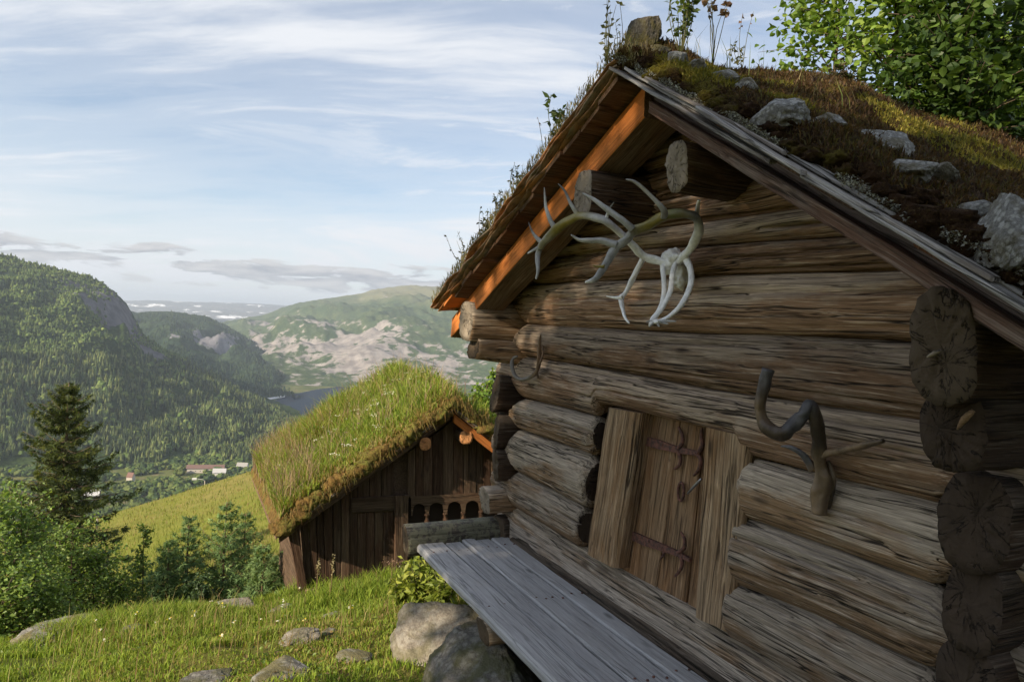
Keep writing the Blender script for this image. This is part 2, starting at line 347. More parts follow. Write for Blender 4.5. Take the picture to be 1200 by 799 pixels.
def wood(name, brown, grey, dark, bump=.55, tone_mix=1.0, crack=.5, grain=1.0, var=.35, lichen=0.0, rough=.88, lich_col=(.33, .36, .30), streak=.85, fine=1.0, mottle=2.2):
    """weathered timber; local X runs along the grain, attribute Col carries how grey the face has weathered"""
    m, t = new_mat(name); v, tc, rnd = objvec(t)
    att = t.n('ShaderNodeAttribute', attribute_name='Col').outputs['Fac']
    warp = t.n('ShaderNodeTexNoise', {'Vector': t.mapping(v, (1.1, 3.5, 3.5)), 'Scale': 1.0, 'Detail': 2.5}).outputs['Color']
    vw = t.n('ShaderNodeVectorMath', {0: v, 1: t.n('ShaderNodeVectorMath', {0: t.n('ShaderNodeVectorMath', {0: warp, 1: (-.5, -.5, -.5)}, operation='ADD').outputs[0], 1: (.05, .06, .06)}, operation='MULTIPLY').outputs[0]}, operation='ADD').outputs[0]
    g1 = t.noise(t.mapping(vw, (1.7*grain, 78*grain, 78*grain)), 1.0, 5, .68)
    g2 = t.noise(t.mapping(vw, (6*grain, 260*grain, 260*grain)), 1.0, 3, .65)
    g3 = t.noise(t.mapping(vw, (.9*grain, 13*grain, 13*grain), (2.2, 9.1, 5.3)), 1.0, 5, .62)
    patch = t.noise(t.mapping(v, (1.6, 5.0, 5.0)), 1.0, 6, .65)
    def line(sc, loc, w):
        n_ = t.noise(t.mapping(vw, sc, loc), 1.0, 3, .55); return t.ramp(t.math('ABSOLUTE', t.math('SUBTRACT', n_, .5)), [(0.0, 1.0), (w*.45, .85), (w, 0.0)])
    ck = t.math('MULTIPLY', line((.30*grain, 13*grain, 13*grain), (4.4, 1.1, 7.7), .013), t.ramp(patch, [(.36, 0.0), (.46, 1.0)]))
    ck2 = t.math('MULTIPLY', line((.7*grain, 30*grain, 30*grain), (1.4, 6.1, 2.7), .020), t.ramp(g3, [(.45, 0.0), (.55, .8)]))
    ckm = t.math('MAXIMUM', ck, ck2)
    vo = t.n('ShaderNodeTexVoronoi', {'Vector': t.mapping(vw, (1.9, 6.0, 6.0)), 'Scale': 1.0, 'Randomness': 1.0}).outputs['Distance']
    kn = t.ramp(vo, [(.04, 1.0), (.085, .6), (.14, 0.0)])
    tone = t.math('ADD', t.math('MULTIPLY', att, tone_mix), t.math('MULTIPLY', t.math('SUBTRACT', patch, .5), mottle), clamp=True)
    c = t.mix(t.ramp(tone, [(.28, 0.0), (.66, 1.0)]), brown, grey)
    c = t.mix(t.math('MULTIPLY', t.ramp(g3, [(.34, 1.0), (.50, 0.0)]), .40*streak), c, dark)
    c = t.mix(t.math('MULTIPLY', t.ramp(g1, [(.34, 1.0), (.46, 0.0)]), streak*.75), c, dark)
    hi = tuple(min(1, x*1.75+.03) for x in grey)
    c = t.mix(t.math('MULTIPLY', t.ramp(g1, [(.54, 0.0), (.70, .75)]), fine), c, hi)
    c = t.mix(1.0, c, t.ramp(g2, [(.30, 1-.42*fine), (.70, 1+.35*fine)]), 'MULTIPLY')
    c = t.mix(t.math('MULTIPLY', ckm, crack), c, tuple(x*.18 for x in dark))
    c = t.mix(t.math('MULTIPLY', kn, .7), c, tuple(x*.55 for x in dark))
    c = t.mix(1.0, c, t.ramp(rnd, [(0, 1-var), (1, 1+var*.5)]), 'MULTIPLY')
    if lichen > 0:
        ln = t.noise(tc, 26, 6, .7); lm = t.ramp(t.math('MULTIPLY', ln, t.math('ADD', t.noise(tc, 5, 3), .5)), [(.60-.18*lichen, 0.0), (.68-.18*lichen, 1.0)])
        c = t.mix(t.math('MULTIPLY', lm, .7), c, lich_col)
    h = t.math('ADD', t.math('MULTIPLY', g1, .6), t.math('ADD', t.math('MULTIPLY', g2, .22), t.math('MULTIPLY', ckm, -1.4*min(1, crack*1.5))))
    h = t.math('ADD', h, t.math('ADD', t.math('MULTIPLY', g3, .35), t.math('MULTIPLY', kn, .25)))
    finish(t, c, rough, h, bump, .018); return m
def endgrain(name, c0, c1, dark):
    m, t = new_mat(name); v, tc, rnd = objvec(t)
    off = t.n('ShaderNodeCombineXYZ', {0: 0.0, 1: t.math('MULTIPLY', t.math('SUBTRACT', rnd, .5), .11), 2: t.math('MULTIPLY', t.math('SINE', t.math('MULTIPLY', rnd, 40.0)), .05)}).outputs[0]
    s = t.n('ShaderNodeSeparateXYZ', {0: t.n('ShaderNodeVectorMath', {0: tc, 1: off}, operation='ADD').outputs[0]})
    wob = t.noise(v, 6, 4)
    rr = t.math('POWER', t.math('ADD', t.math('POWER', s.outputs[1], 2.0), t.math('POWER', s.outputs[2], 2.0)), .5)
    ang = t.math('ARCTAN2', s.outputs[2], s.outputs[1])
    ring = t.math('MULTIPLY', t.math('SUBTRACT', t.noise(t.n('ShaderNodeCombineXYZ', {0: t.math('ADD', t.math('MULTIPLY', rr, 85.0), t.math('MULTIPLY', wob, 9.0)), 1: t.math('MULTIPLY', ang, .8), 2: t.math('MULTIPLY', rnd, 30.0)}).outputs[0], 1.0, 3, .6), .5), 4.0)
    rad = t.noise(t.n('ShaderNodeCombineXYZ', {0: t.math('MULTIPLY', ang, 1.5), 1: t.math('MULTIPLY', rr, 4.5), 2: t.math('MULTIPLY', rnd, 50.0)}).outputs[0], 1.6, 4, .6)
    crk = t.math('MULTIPLY', t.ramp(t.math('ABSOLUTE', t.math('SUBTRACT', rad, .5)), [(0, 1.0), (.010, .6), (.024, 0.0)]), t.ramp(t.noise(v, 9, 3), [(.42, 0.0), (.52, 1.0)]))
    pn = t.noise(v, 14, 6, .65)
    c = t.mix(pn, c0, c1); c = t.mix(t.math('MULTIPLY', t.ramp(ring, [(.2, 0.0), (.9, 1.0)]), t.math('MULTIPLY', pn, .5)), c, dark)
    c = t.mix(t.math('MULTIPLY', crk, .85), c, tuple(x*.25 for x in dark))
    h = t.math('ADD', t.math('MULTIPLY', ring, .12), t.math('ADD', t.math('MULTIPLY', crk, -1.0), t.math('MULTIPLY', pn, .7)))
    finish(t, c, .92, h, .7, .012); return m

W_LOG = wood('weathered_log', (.270, .163, .096), (.405, .318, .238), (.074, .045, .029), bump=.6, crack=.95, tone_mix=1.0, streak=.52)
W_GREYLOG = wood('grey_log', (.31, .198, .112), (.455, .38, .30), (.075, .054, .040), bump=.65, crack=.95, streak=.55)
W_DARKLOG = wood('dark_corner_log', (.060, .036, .022), (.095, .074, .056), (.020, .013, .009), bump=.75, crack=.7)
W_ORANGE = wood('sheltered_pine', (.56, .185, .040), (.46, .165, .045), (.27, .070, .016), bump=.35, crack=.4, var=.2, rough=.75, streak=.55, fine=.45)
W_DECK = wood('roof_board_wood', (.155, .068, .030), (.135, .085, .055), (.040, .020, .012), bump=.5, crack=.4)
W_BARGE = wood('barge_wood', (.17, .10, .075), (.21, .165, .145), (.055, .038, .03), bump=.7, crack=.6)
W_SILVER = wood('silver_wood', (.20, .175, .155), (.30, .29, .28), (.07, .062, .056), bump=.7, crack=.8, grain=.8, var=.2)
W_BENCH = wood('bench_wood', (.30, .295, .295), (.40, .40, .412), (.10, .098, .10), bump=.45, crack=.42, grain=.8, var=.14, streak=.14, fine=.38, mottle=1.0)
W_MOSSLOG = wood('lichen_log', (.105, .088, .068), (.145, .13, .11), (.04, .034, .028), bump=.75, crack=.7, lichen=.75, lich_col=(.215, .215, .145))
W_BEAM = wood('beam_wood', (.25, .175, .115), (.34, .29, .24), (.07, .052, .04), bump=.6, crack=.8, var=.1)
W_PURLIN = wood('purlin_wood', (.10, .058, .034), (.15, .115, .085), (.035, .022, .015), bump=.7, crack=.9, var=.1)
W_DOOR = wood('door_wood', (.225, .122, .058), (.24, .155, .088), (.065, .035, .018), bump=.6, crack=.6, var=.22, grain=.8)
W_JAMB = wood('jamb_wood', (.245, .145, .072), (.31, .22, .135), (.065, .038, .021), bump=.85, crack=.8, grain=.75, var=.15)
W_COT = wood('tarred_board', (.068, .036, .021), (.098, .064, .041), (.020, .012, .008), bump=.6, crack=.5, grain=.8, var=.35)
E_LIGHT = endgrain('end_grain_light', (.20, .165, .125), (.34, .29, .23), (.10, .075, .055))
E_BROWN = endgrain('end_grain_brown', (.055, .040, .027), (.12, .09, .062), (.024, .016, .011))
E_DARK = endgrain('end_grain_dark', (.030, .022, .016), (.075, .052, .036), (.014, .010, .008))
E_ORANGE = endgrain('end_grain_orange', (.52, .23, .085), (.60, .30, .13), (.30, .12, .04))

def m_attr(name, rough=.6, trans=0.0, noise=None, spec=.3, bump=None, span=(.55, 1.4)):
    """takes its colour from the attribute Col; trans adds light shining through the blade"""
    m, t = new_mat(name); c = t.n('ShaderNodeAttribute', attribute_name='Col').outputs['Color']; h = None
    if noise:
        nz = t.noise(t.n('ShaderNodeTexCoord').outputs['Object'], noise, 5, .6); c = t.mix(1.0, c, t.ramp(nz, [(.25, span[0]), (.75, span[1])]), 'MULTIPLY'); h = nz if bump else None
    ins = {'Base Color': c, 'Roughness': rough, 'Specular IOR Level': spec}
    if h is not None: ins['Normal'] = t.n('ShaderNodeBump', {'Height': h, 'Strength': bump, 'Distance': .01})
    b = t.n('ShaderNodeBsdfPrincipled', ins).outputs[0]
    if trans:
        tr = t.n('ShaderNodeBsdfTranslucent', {'Color': t.mix(1.0, c, (1.15, 1.15, .55), 'MULTIPLY')}).outputs[0]
        b = t.n('ShaderNodeMixShader', {0: trans, 1: b, 2: tr}).outputs[0]
    t.n('ShaderNodeOutputMaterial', {'Surface': b}); return m
M_LEAF = m_attr('leaf', .5, .38, None, .35)
M_GRASS = m_attr('grass_blade', .6, .35, None, .25)
M_NEEDLE = m_attr('needles', .65, .30, None, .2)
M_BARKT = m_attr('tree_bark', .9, 0, 30, .1, .6)
M_ANTLER = m_attr('antler', .42, 0, 34, .4, .5, (.78, 1.25))
M_FAR = m_attr('far_foliage', .9, 0, None, 0.0)
M_PAINT = m_attr('paint', .7, 0, None, .2)

def m_iron():
    m, t = new_mat('rusty_iron'); v, tc, rnd = objvec(t); n = t.noise(v, 40, 6, .65)
    c = t.mix(t.ramp(n, [(.35, 0.0), (.62, 1.0)]), (.045, .030, .028), (.19, .085, .06)); finish(t, c, .75, n, .5, .004, .4, {'Metallic': .25}); return m
M_IRON = m_iron()
def m_steel():
    m, t = new_mat('worn_steel'); n = t.noise(t.n('ShaderNodeTexCoord').outputs['Object'], 60, 4); finish(t, t.mix(n, (.22, .22, .23), (.45, .45, .46)), .4, n, .2, .003, .5, {'Metallic': .9}); return m
M_STEEL = m_steel()

def m_stone(name, c0, c1, lich, moss, mossy=.5, lichy=.5, scale=1.0):
    m, t = new_mat(name); v, tc, rnd = objvec(t)
    n = t.noise(v, 9*scale, 8, .65); f = t.noise(v, 70*scale, 4, .6); p = t.noise(v, 4*scale, 5, .6, .4)
    c = t.mix(t.ramp(n, [(.3, 0.0), (.7, 1.0)]), c0, c1)
    c = t.mix(t.ramp(f, [(.35, .45), (.6, 0.0)]), c, tuple(x*.35 for x in c0))
    vo = t.n('ShaderNodeTexVoronoi', {'Vector': v, 'Scale': 22*scale}).outputs['Distance']
    lm = t.math('MULTIPLY', t.ramp(t.math('ADD', t.math('MULTIPLY', vo, .5), t.math('MULTIPLY', n, .7)), [(.50, 1.0), (.62, 0.0)]), lichy)
    c = t.mix(lm, c, lich)
    mm = t.ramp(t.math('ADD', p, mossy*.3), [(.60, 0.0), (.72, 1.0)])
    c = t.mix(t.math('MULTIPLY', mm, min(1, mossy*1.6)), c, moss)
    h = t.math('ADD', n, t.math('ADD', t.math('MULTIPLY', f, .3), t.math('MULTIPLY', mm, .25)))
    finish(t, c, .92, h, .8, .025); return m
M_STONE = m_stone('lichen_granite', (.12, .115, .105), (.235, .225, .205), (.33, .33, .30), (.12, .105, .035), .5, .55)
M_STONE_R = m_stone('roof_stone', (.13, .13, .128), (.27, .27, .265), (.42, .43, .42), (.085, .070, .03), .4, .65, 2.6)
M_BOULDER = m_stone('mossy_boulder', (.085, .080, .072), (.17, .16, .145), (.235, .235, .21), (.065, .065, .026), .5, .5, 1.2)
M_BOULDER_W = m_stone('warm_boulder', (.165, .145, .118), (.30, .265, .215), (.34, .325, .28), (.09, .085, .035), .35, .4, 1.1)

def m_turf():
    m, t = new_mat('moss_turf'); tc = t.n('ShaderNodeTexCoord').outputs['Object']
    p = t.noise(tc, 2.6, 6, .62, .3); n = t.noise(tc, 17, 8, .68); f = t.noise(tc, 75, 5, .65)
    c = t.mix(t.ramp(p, [(.52, 0.0), (.62, 1.0)]), (.050, .027, .014), (.155, .135, .022))
    c = t.mix(t.ramp(n, [(.38, .8), (.56, 0.0)]), c, (.024, .014, .009))
    c = t.mix(t.ramp(f, [(.52, 0.0), (.72, .6)]), c, (.16, .11, .045))
    h = t.math('ADD', t.math('MULTIPLY', n, 1.0), t.math('MULTIPLY', f, .55)); finish(t, c, .98, h, 1.0, .06, .08); return m
M_TURF = m_turf()
def m_bark():
    m, t = new_mat('birch_bark'); v, tc, rnd = objvec(t)
    n = t.noise(t.mapping(v, (3, 30, 30)), 1.0, 6, .65); p = t.noise(v, 3.5, 5, .6)
    c = t.mix(t.ramp(p, [(.40, 0.0), (.62, 1.0)]), (.40, .175, .065), (.27, .215, .16)); c = t.mix(t.ramp(n, [(.33, .85), (.55, 0.0)]), c, (.07, .042, .026))
    finish(t, c, .8, n, .6, .01); return m
M_BARK = m_bark()
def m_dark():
    m, t = new_mat('interior_shade'); finish(t, t.mix(t.noise(t.n('ShaderNodeTexCoord').outputs['Object'], 3, 3), (.018, .012, .009), (.03, .02, .014)), .95); return m  # near-black base colour paints in the shade inside openings
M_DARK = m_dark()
def m_ground():
    """short grass and moss near by; meadow, fields and valley floor farther off"""
    m, t = new_mat('hillside_ground'); tc = t.n('ShaderNodeTexCoord').outputs['Object']
    a = t.noise(tc, .55, 6, .6, .3); b = t.noise(tc, 5, 7, .65); f = t.noise(tc, 40, 5, .65); big = t.noise(tc, .035, 6, .6); field = t.noise(tc, .006, 5, .6)
    near = t.mix(t.ramp(a, [(.42, 0.0), (.60, 1.0)]), (.105, .125, .022), (.165, .150, .040))
    near = t.mix(t.ramp(b, [(.35, .8), (.52, 0.0)]), near, (.055, .062, .016))
    near = t.mix(t.ramp(t.math('MULTIPLY', a, b), [(.30, 0.0), (.40, .8)]), near, (.19, .135, .065))
    mead = t.mix(t.ramp(big, [(.40, 0.0), (.60, 1.0)]), (.17, .185, .032), (.215, .185, .060)); mead = t.mix(t.ramp(a, [(.35, .5), (.6, 0.0)]), mead, (.10, .125, .022))
    val = t.mix(t.ramp(field, [(.40, 0.0), (.60, 1.0)]), (.060, .082, .024), (.135, .145, .045)); val = t.mix(t.ramp(big, [(.52, 0.0), (.62, .7)]), val, (.20, .155, .10))
    z = t.n('ShaderNodeSeparateXYZ', {0: tc}).outputs[2]
    c = t.mix(t.ramp(t.math('MULTIPLY', z, -.04), [(.16, 0.0), (.34, 1.0)]), near, mead)
    c = t.mix(t.ramp(t.math('MULTIPLY', z, -.004), [(.2, 0.0), (.7, 1.0)]), c, val)
    h = t.math('ADD', b, t.math('MULTIPLY', f, .4)); finish(t, c, .97, h, .9, .05, .08); return m
M_GROUND = m_ground()
def m_hill(name, forest, forest2, rock, rock2, amt, sc, blobs=(), snow=None, zc=0.0, zr=200.0, heath=None):
    """mountain side: woods broken by bare rock; blobs are (place, size, strength) where cliffs stand"""
    m, t = new_mat(name); P = t.n('ShaderNodeTexCoord').outputs['Object']
    n = t.noise(P, sc, 8, .62, .2); g = t.noise(P, sc*7, 6, .65); fine = t.noise(P, sc*40, 4, .65)
    st = t.noise(t.mapping(P, (1, 1, .16)), sc*9, 6, .65)
    c = t.mix(t.ramp(g, [(.40, 0.0), (.60, 1.0)]), forest, forest2); c = t.mix(t.ramp(fine, [(.38, .75), (.58, 0.0)]), c, tuple(x*.45 for x in forest))
    if heath:
        z = t.n('ShaderNodeSeparateXYZ', {0: P}).outputs[2]; hm = t.math('ADD', t.math('DIVIDE', t.math('SUBTRACT', z, zc), zr), t.math('MULTIPLY', t.math('SUBTRACT', n, .5), 1.2), clamp=True)
        c = t.mix(t.ramp(hm, [(.25, 0.0), (.75, .9)]), c, t.mix(g, heath, tuple(x*.7 for x in heath)))
    acc = t.math('MULTIPLY', t.math('SUBTRACT', n, .5), 3.2)
    for (pl, size, strg) in blobs:
        dd = t.n('ShaderNodeVectorMath', {0: P, 1: tuple(float(q) for q in pl)}, operation='DISTANCE').outputs['Value']
        acc = t.math('ADD', acc, t.math('MULTIPLY', t.math('SUBTRACT', 1.0, t.math('DIVIDE', dd, size), clamp=True), strg))
    acc = t.math('ADD', acc, t.math('MULTIPLY', t.math('SUBTRACT', g, .5), 3.4))
    rm = t.ramp(acc, [(1-amt, 0.0), (min(1.0, 1.18-amt), 1.0)])
    rc = t.mix(t.ramp(st, [(.35, 0.0), (.66, 1.0)]), rock2, rock)
    c = t.mix(rm, c, rc)
    if snow is not None: c = t.mix(t.ramp(t.noise(t.mapping(P, (1, 1, 3.0)), snow, 6, .6, .3), [(.565, 0.0), (.60, 1.0)]), c, (.85, .87, .9))
    h = t.math('ADD', g, t.math('MULTIPLY', fine, .6)); finish(t, c, 1.0, h, .8, .008/sc, .0); return m
def m_water():
    m, t = new_mat('lake_water'); n = t.noise(t.n('ShaderNodeTexCoord').outputs['Object'], .05, 5, .6); finish(t, (.006, .016, .036), .25, n, .05, 1.0, .05, {'IOR': 1.08}); return m
M_WATER = m_water()

# ------------------------------------------------------------------ the hillside and the valley
LAKE_Z = -275.0
_xs = np.linspace(-16, 60, 1521)
_zs = np.interp(_xs, [-16, -12, -10.2, -9.1, -6.5, -4.3, -2, 0, 5, 60], [-7.3, -5.7, -4.6, -3.62, -2.92, -2.34, -1.98, -1.75, -1.3, 3])
_k = np.exp(-np.linspace(-2.2, 2.2, 25)**2); _zs = np.convolve(np.pad(_zs, 12, 'edge'), _k/_k.sum(), 'valid')
_brk = [(-600, 800), (0, 652), (60, 636), (100, 622), (200, 592), (300, 558), (400, 528), (600, 470), (900, 430)]
_baz = [az_of(*p) for p in _brk]; _bsl = [slope_of(*p) for p in _brk]
def gz(x, y, fine=True):
    x = np.atleast_1d(np.asarray(x, float)); y = np.atleast_1d(np.asarray(y, float))
    dx, dy = x, y+D; r = np.hypot(dx, dy)+1e-6; az = np.arctan2(dy, -dx)
    near = np.interp(x, _xs, _zs)+.035*np.clip(y+1.0, -6, 8)
    s = np.interp(az, _baz, _bsl); rr = np.array([9.0, 14, 30, 90, 300, 480, 800])
    z30 = s*30*1.0-3.2; z90 = s*90
    tab = np.stack([np.full_like(r, -3.5), np.full_like(r, -5.6), z30, z90, z90-78, np.full_like(r, -225), np.full_like(r, -276.0)], 1)
    lr = np.log(np.clip(r, 9, 800)); L = np.log(rr); i = np.clip(np.searchsorted(L, lr)-1, 0, 5); f = (lr-L[i])/(L[i+1]-L[i])
    j = np.arange(len(r)); far = tab[j, i]*(1-f)+tab[j, i+1]*f
    w = smooth01((np.cos(az)+.15)/.75)                         # downhill towards the valley, uphill behind
    uphill = np.minimum(.13*r, 90)*np.where(w < 1, 1, 1)-1.7
    side = near*np.clip(1-(r-8)/30, 0, 1)+uphill*np.clip((r-8)/30, 0, 1)
    down = near*(1-smooth01((r-10.5)/5))+far*smooth01((r-10.5)/5)
    z = down*w+side*(1-w)
    P = np.stack([x, y, 0*x], 1)
    z = z+(.06*sn(P, 3, 1.1, 3)+.03*sn(P, 4, 4.0, 2))*np.clip(1-(r-40)/60, 0, 1)+1.2*sn(P, 5, .03, 3)*smooth01((r-25)/60)*(1-smooth01((r-500)/500))
    return z
def ground_hit(px, py, r0=2.5, r1=140):
    d = ray(px, py); d = d/math.hypot(d[0], d[1]); rs = np.concatenate([np.arange(r0, 20, .02), np.arange(20, r1, .2)])
    P = CAM+d*rs[:, None]; under = P[:, 2] < gz(P[:, 0], P[:, 1]); k = np.argmax(under); return P[k]
def build_ground():
    th = np.concatenate([np.linspace(-1.15, .95, 560), np.linspace(.95, 2*math.pi-1.15, 122)[1:-1]])
    rr = np.concatenate([[.05], np.linspace(.6, 14, 150), np.geomspace(14.3, 120, 90), np.geomspace(125, 30000, 70)])
    R, T = np.meshgrid(rr, th, indexing='ij'); x = (-R*np.cos(T)).ravel(); y = (R*np.sin(T)-D).ravel()
    V = np.stack([x, y, gz(x, y)], 1)
    return tag(mesh('ground', V, grid_faces(len(rr), len(th), True)[:, ::-1], M_GROUND), kind='structure')
ground = build_ground()

def mountain(name, sil, rc, rf, zf, mat, naz=220, nr=60, rough=20.0, nsc=.004, seed=0, pw=1.0, rcrest=None):
    """a mountain side from its foot to its crest and down behind; sil: skyline points, rc: metres to the crest"""
    az = np.array([az_of(*p) for p in sil]); sl = np.array([slope_of(*p) for p in sil]); A = np.linspace(az[0], az[-1], naz)
    S = np.interp(A, az, sl); rcv = np.interp(A, az, rcrest) if rcrest is not None else np.full(naz, rc)
    t = np.concatenate([np.linspace(0, 1, nr), np.linspace(1.03, 1.6, 12)]); Vs = []
    zc = S*rcv
    for k in t:
        r = rf+(rcv-rf)*k
        if k <= 1: z = zf+(zc-zf)*(k**pw)
        else: z = zc-(k-1)*np.abs(zc-zf)*1.3
        x = -r*np.cos(A); y = r*np.sin(A)-D; P = np.stack([x, y, z], 1)
        amp = rough*np.clip(4*k*(1.02-k), .0, 1) if k <= 1 else 0
        z = z+amp*sn(P, seed, nsc*6.28, 4, .55)+(rough*.06*sn(P, seed+8, nsc*40, 2) if k > .05 else 0)
        Vs.append(np.stack([x, y, z], 1))
    V = np.concatenate(Vs); o = mesh(name, V, grid_faces(len(t), naz)[:, ::-1], mat); return tag(o, kind='structure'), V.reshape(len(t), naz, 3)

def face_at(V, px, py, nrow):
    """where on a mountain side the eye meets that photo point"""
    P = V[:nrow].reshape(-1, 3); c = (P-CAM)@RC; d = np.hypot(CX+F*c[:, 0]/-c[:, 2]-px, CY-F*c[:, 1]/-c[:, 2]-py)+.0005*-c[:, 2]; return P[np.argmin(d)]
def dress(o, V, nrow, blobs, *a, **k): o.data.materials[0] = m_hill(*a, blobs=[(face_at(V, px, py, nrow), size, st) for px, py, size, st in blobs], **k)
M_TMP = bpy.data.materials.new('hill_base')
o, V = mountain('mountain', [(-300, 356), (-60, 351), (100, 351), (150, 352.5), (185, 352), (230, 354), (280, 355), (330, 357.5), (450, 364), (800, 380)], 17000, 11000, -150, M_TMP, 160, 30, 90, .0006, 51)
dress(o, V, 30, [], 'snow_mountain', (.13, .14, .15), (.17, .17, .17), (.24, .23, .23), (.17, .165, .17), .4, .0006, snow=.0016)
o, V = mountain('mountain', [(215, 395), (240, 386), (265, 376.5), (310, 369), (330, 361), (345, 356), (385, 349.5), (400, 347), (420, 344.5), (437, 339), (450, 337), (480, 334.5), (505, 336), (560, 333), (640, 326), (760, 330), (900, 352)], 7000, 2800, LAKE_Z, M_TMP, 320, 90, 85, .0009, 31, .85)
dress(o, V, 90, [(372, 398, 1000, .85), (335, 386, 700, .65), (415, 405, 700, .65), (445, 442, 600, .75), (310, 378, 500, .5), (505, 425, 500, .45), (548, 400, 350, .4)], 'far_mountain', (.055, .085, .040), (.10, .125, .058), (.315, .29, .275), (.17, .155, .15), .27, .0022, heath=(.205, .20, .12), zc=60, zr=260)
o, V = mountain('mountain', [(-100, 350), (60, 361), (120, 362), (160, 366), (200, 364.5), (240, 370), (265, 381), (300, 403), (330, 428), (350, 446), (366, 466)], 4200, 2330, LAKE_Z, M_TMP, 240, 60, 60, .0016, 22, .8)
dress(o, V, 60, [(248, 404, 190, 1.9), (265, 412, 150, 1.2), (205, 393, 120, .9)], 'middle_mountain', (.028, .050, .030), (.045, .068, .034), (.22, .215, .23), (.09, .09, .105), .05, .0024, heath=(.13, .115, .05), zc=80, zr=120)
V2 = V
o, V = mountain('hill', [(330, 474), (342, 455), (352, 443), (365, 432), (380, 426), (395, 428), (408, 437), (420, 453), (432, 470)], 3350, 2850, LAKE_Z, M_TMP, 120, 30, 20, .003, 23, .8)
dress(o, V, 30, [], 'wooded_knoll', (.022, .038, .026), (.032, .050, .030), (.12, .115, .12), (.07, .07, .075), .2, .002)
mtn1, V1 = mountain('mountain', [(-420, 215), (-200, 262), (-60, 287), (0, 298), (14, 300), (30, 307), (70, 316), (100, 322), (118, 331), (135, 342), (148, 355), (157, 372), (168, 392), (185, 405), (220, 425), (270, 452), (310, 474), (345, 494), (385, 520)],
         2300, 1330, LAKE_Z, M_TMP, 300, 90, 34, .0035, 11, .9, rcrest=[2300]*12+[2280, 2250, 2200, 2100, 1950, 1800, 1650])
dress(mtn1, V1, 90, [(138, 362, 190, 2.2), (152, 388, 150, 1.9), (120, 346, 130, 1.4)], 'near_mountain', (.030, .052, .020), (.052, .078, .024), (.15, .145, .155), (.065, .066, .078), .05, .0045)
def build_lake():
    pts = [(262, 498), (300, 478), (338, 463), (372, 456), (405, 452), (450, 453), (470, 462), (440, 480), (400, 500), (340, 512), (290, 515)]
    V = np.array([on_plane(px, py, 2, LAKE_Z+.2) for px, py in pts])
    return tag(mesh('lake', V, np.arange(len(V))[None, ::-1], M_WATER, None, None, False), kind='structure')
build_lake()
def build_road():
    c = [(268, 491), (285, 483), (300, 473), (318, 466), (334, 464)]; V = []
    for k, (px, py) in enumerate(c):
        for s in (-1, 1): V.append(on_plane(px, py+s*(1.1+.7*(k == 3)), 2, LAKE_Z+1.2))
    m, t = new_mat('pale_gravel'); finish(t, t.mix(t.noise(t.n('ShaderNodeTexCoord').outputs['Object'], .02, 4), (.42, .42, .42), (.6, .6, .6)), .9)
    return tag(mesh('shore_road', np.array(V), np.array([(2*k, 2*k+1, 2*k+3, 2*k+2) for k in range(len(c)-1)]), m, None, None, False), kind='structure')
build_road()

# woods that read as one mass on the far slopes
def conifer_unit(nc=6, tiers=3):
    V = []; F3 = []
    for k in range(tiers):
        z0 = .08+.27*k; z1 = z0+.42 if k < tiers-1 else 1.0; r0 = .17*(1-.27*k); n0 = len(V)
        for j in range(nc): a = 6.283*j/nc+k*.5; V.append((r0*math.cos(a)*(1+.2*(j % 2)), r0*math.sin(a)*(1+.2*(j % 2)), z0-.05*(j % 2)))
        V.append((0, 0, z1))
        for j in range(nc): F3.append((n0+j, n0+(j+1) % nc, n0+nc))
    return np.array(V), np.array(F3)
def blob_unit(seed, sub=1):
    g = (1+5**.5)/2; v = [(-1, g, 0), (1, g, 0), (-1, -g, 0), (1, -g, 0), (0, -1, g), (0, 1, g), (0, -1, -g), (0, 1, -g), (g, 0, -1), (g, 0, 1), (-g, 0, -1), (-g, 0, 1)]
    f = [(0, 11, 5), (0, 5, 1), (0, 1, 7), (0, 7, 10), (0, 10, 11), (1, 5, 9), (5, 11, 4), (11, 10, 2), (10, 7, 6), (7, 1, 8), (3, 9, 4), (3, 4, 2), (3, 2, 6), (3, 6, 8), (3, 8, 9), (4, 9, 5), (2, 4, 11), (6, 2, 10), (8, 6, 7), (9, 8, 1)]
    V = [nrm(p) for p in v]
    for _ in range(sub):
        nf = []; mid = {}
        def mp(a, b):
            k = (min(a, b), max(a, b))
            if k not in mid: mid[k] = len(V); V.append(nrm(V[a]+V[b]))
            return mid[k]
        for a, b, c in f: x, y, z = mp(a, b), mp(b, c), mp(c, a); nf += [(a, x, z), (b, y, x), (c, z, y), (x, y, z)]
        f = nf
    return np.array(V), np.array(f)
def scatter(name, pts, unit, hs, ws, cols, mat, seed=0, smooth=False):
    V, Fc = unit; n = len(pts); r = np.random.default_rng(seed); a = r.uniform(0, 6.283, n); ca, sa = np.cos(a)[:, None], np.sin(a)[:, None]
    X = (V[:, 0]*ca-V[:, 1]*sa)*ws[:, None]; Y = (V[:, 0]*sa+V[:, 1]*ca)*ws[:, None]; Z = V[:, 2]*hs[:, None]
    VV = np.stack([X, Y, Z], -1)+pts[:, None]; FF = Fc[None]+(np.arange(n)*len(V))[:, None, None]
    C = np.repeat(cols, len(V), 0)
    return tag(mesh(name, VV.reshape(-1, 3), FF.reshape(-1, Fc.shape[1]), mat, None, None, smooth, None, C), kind='stuff')
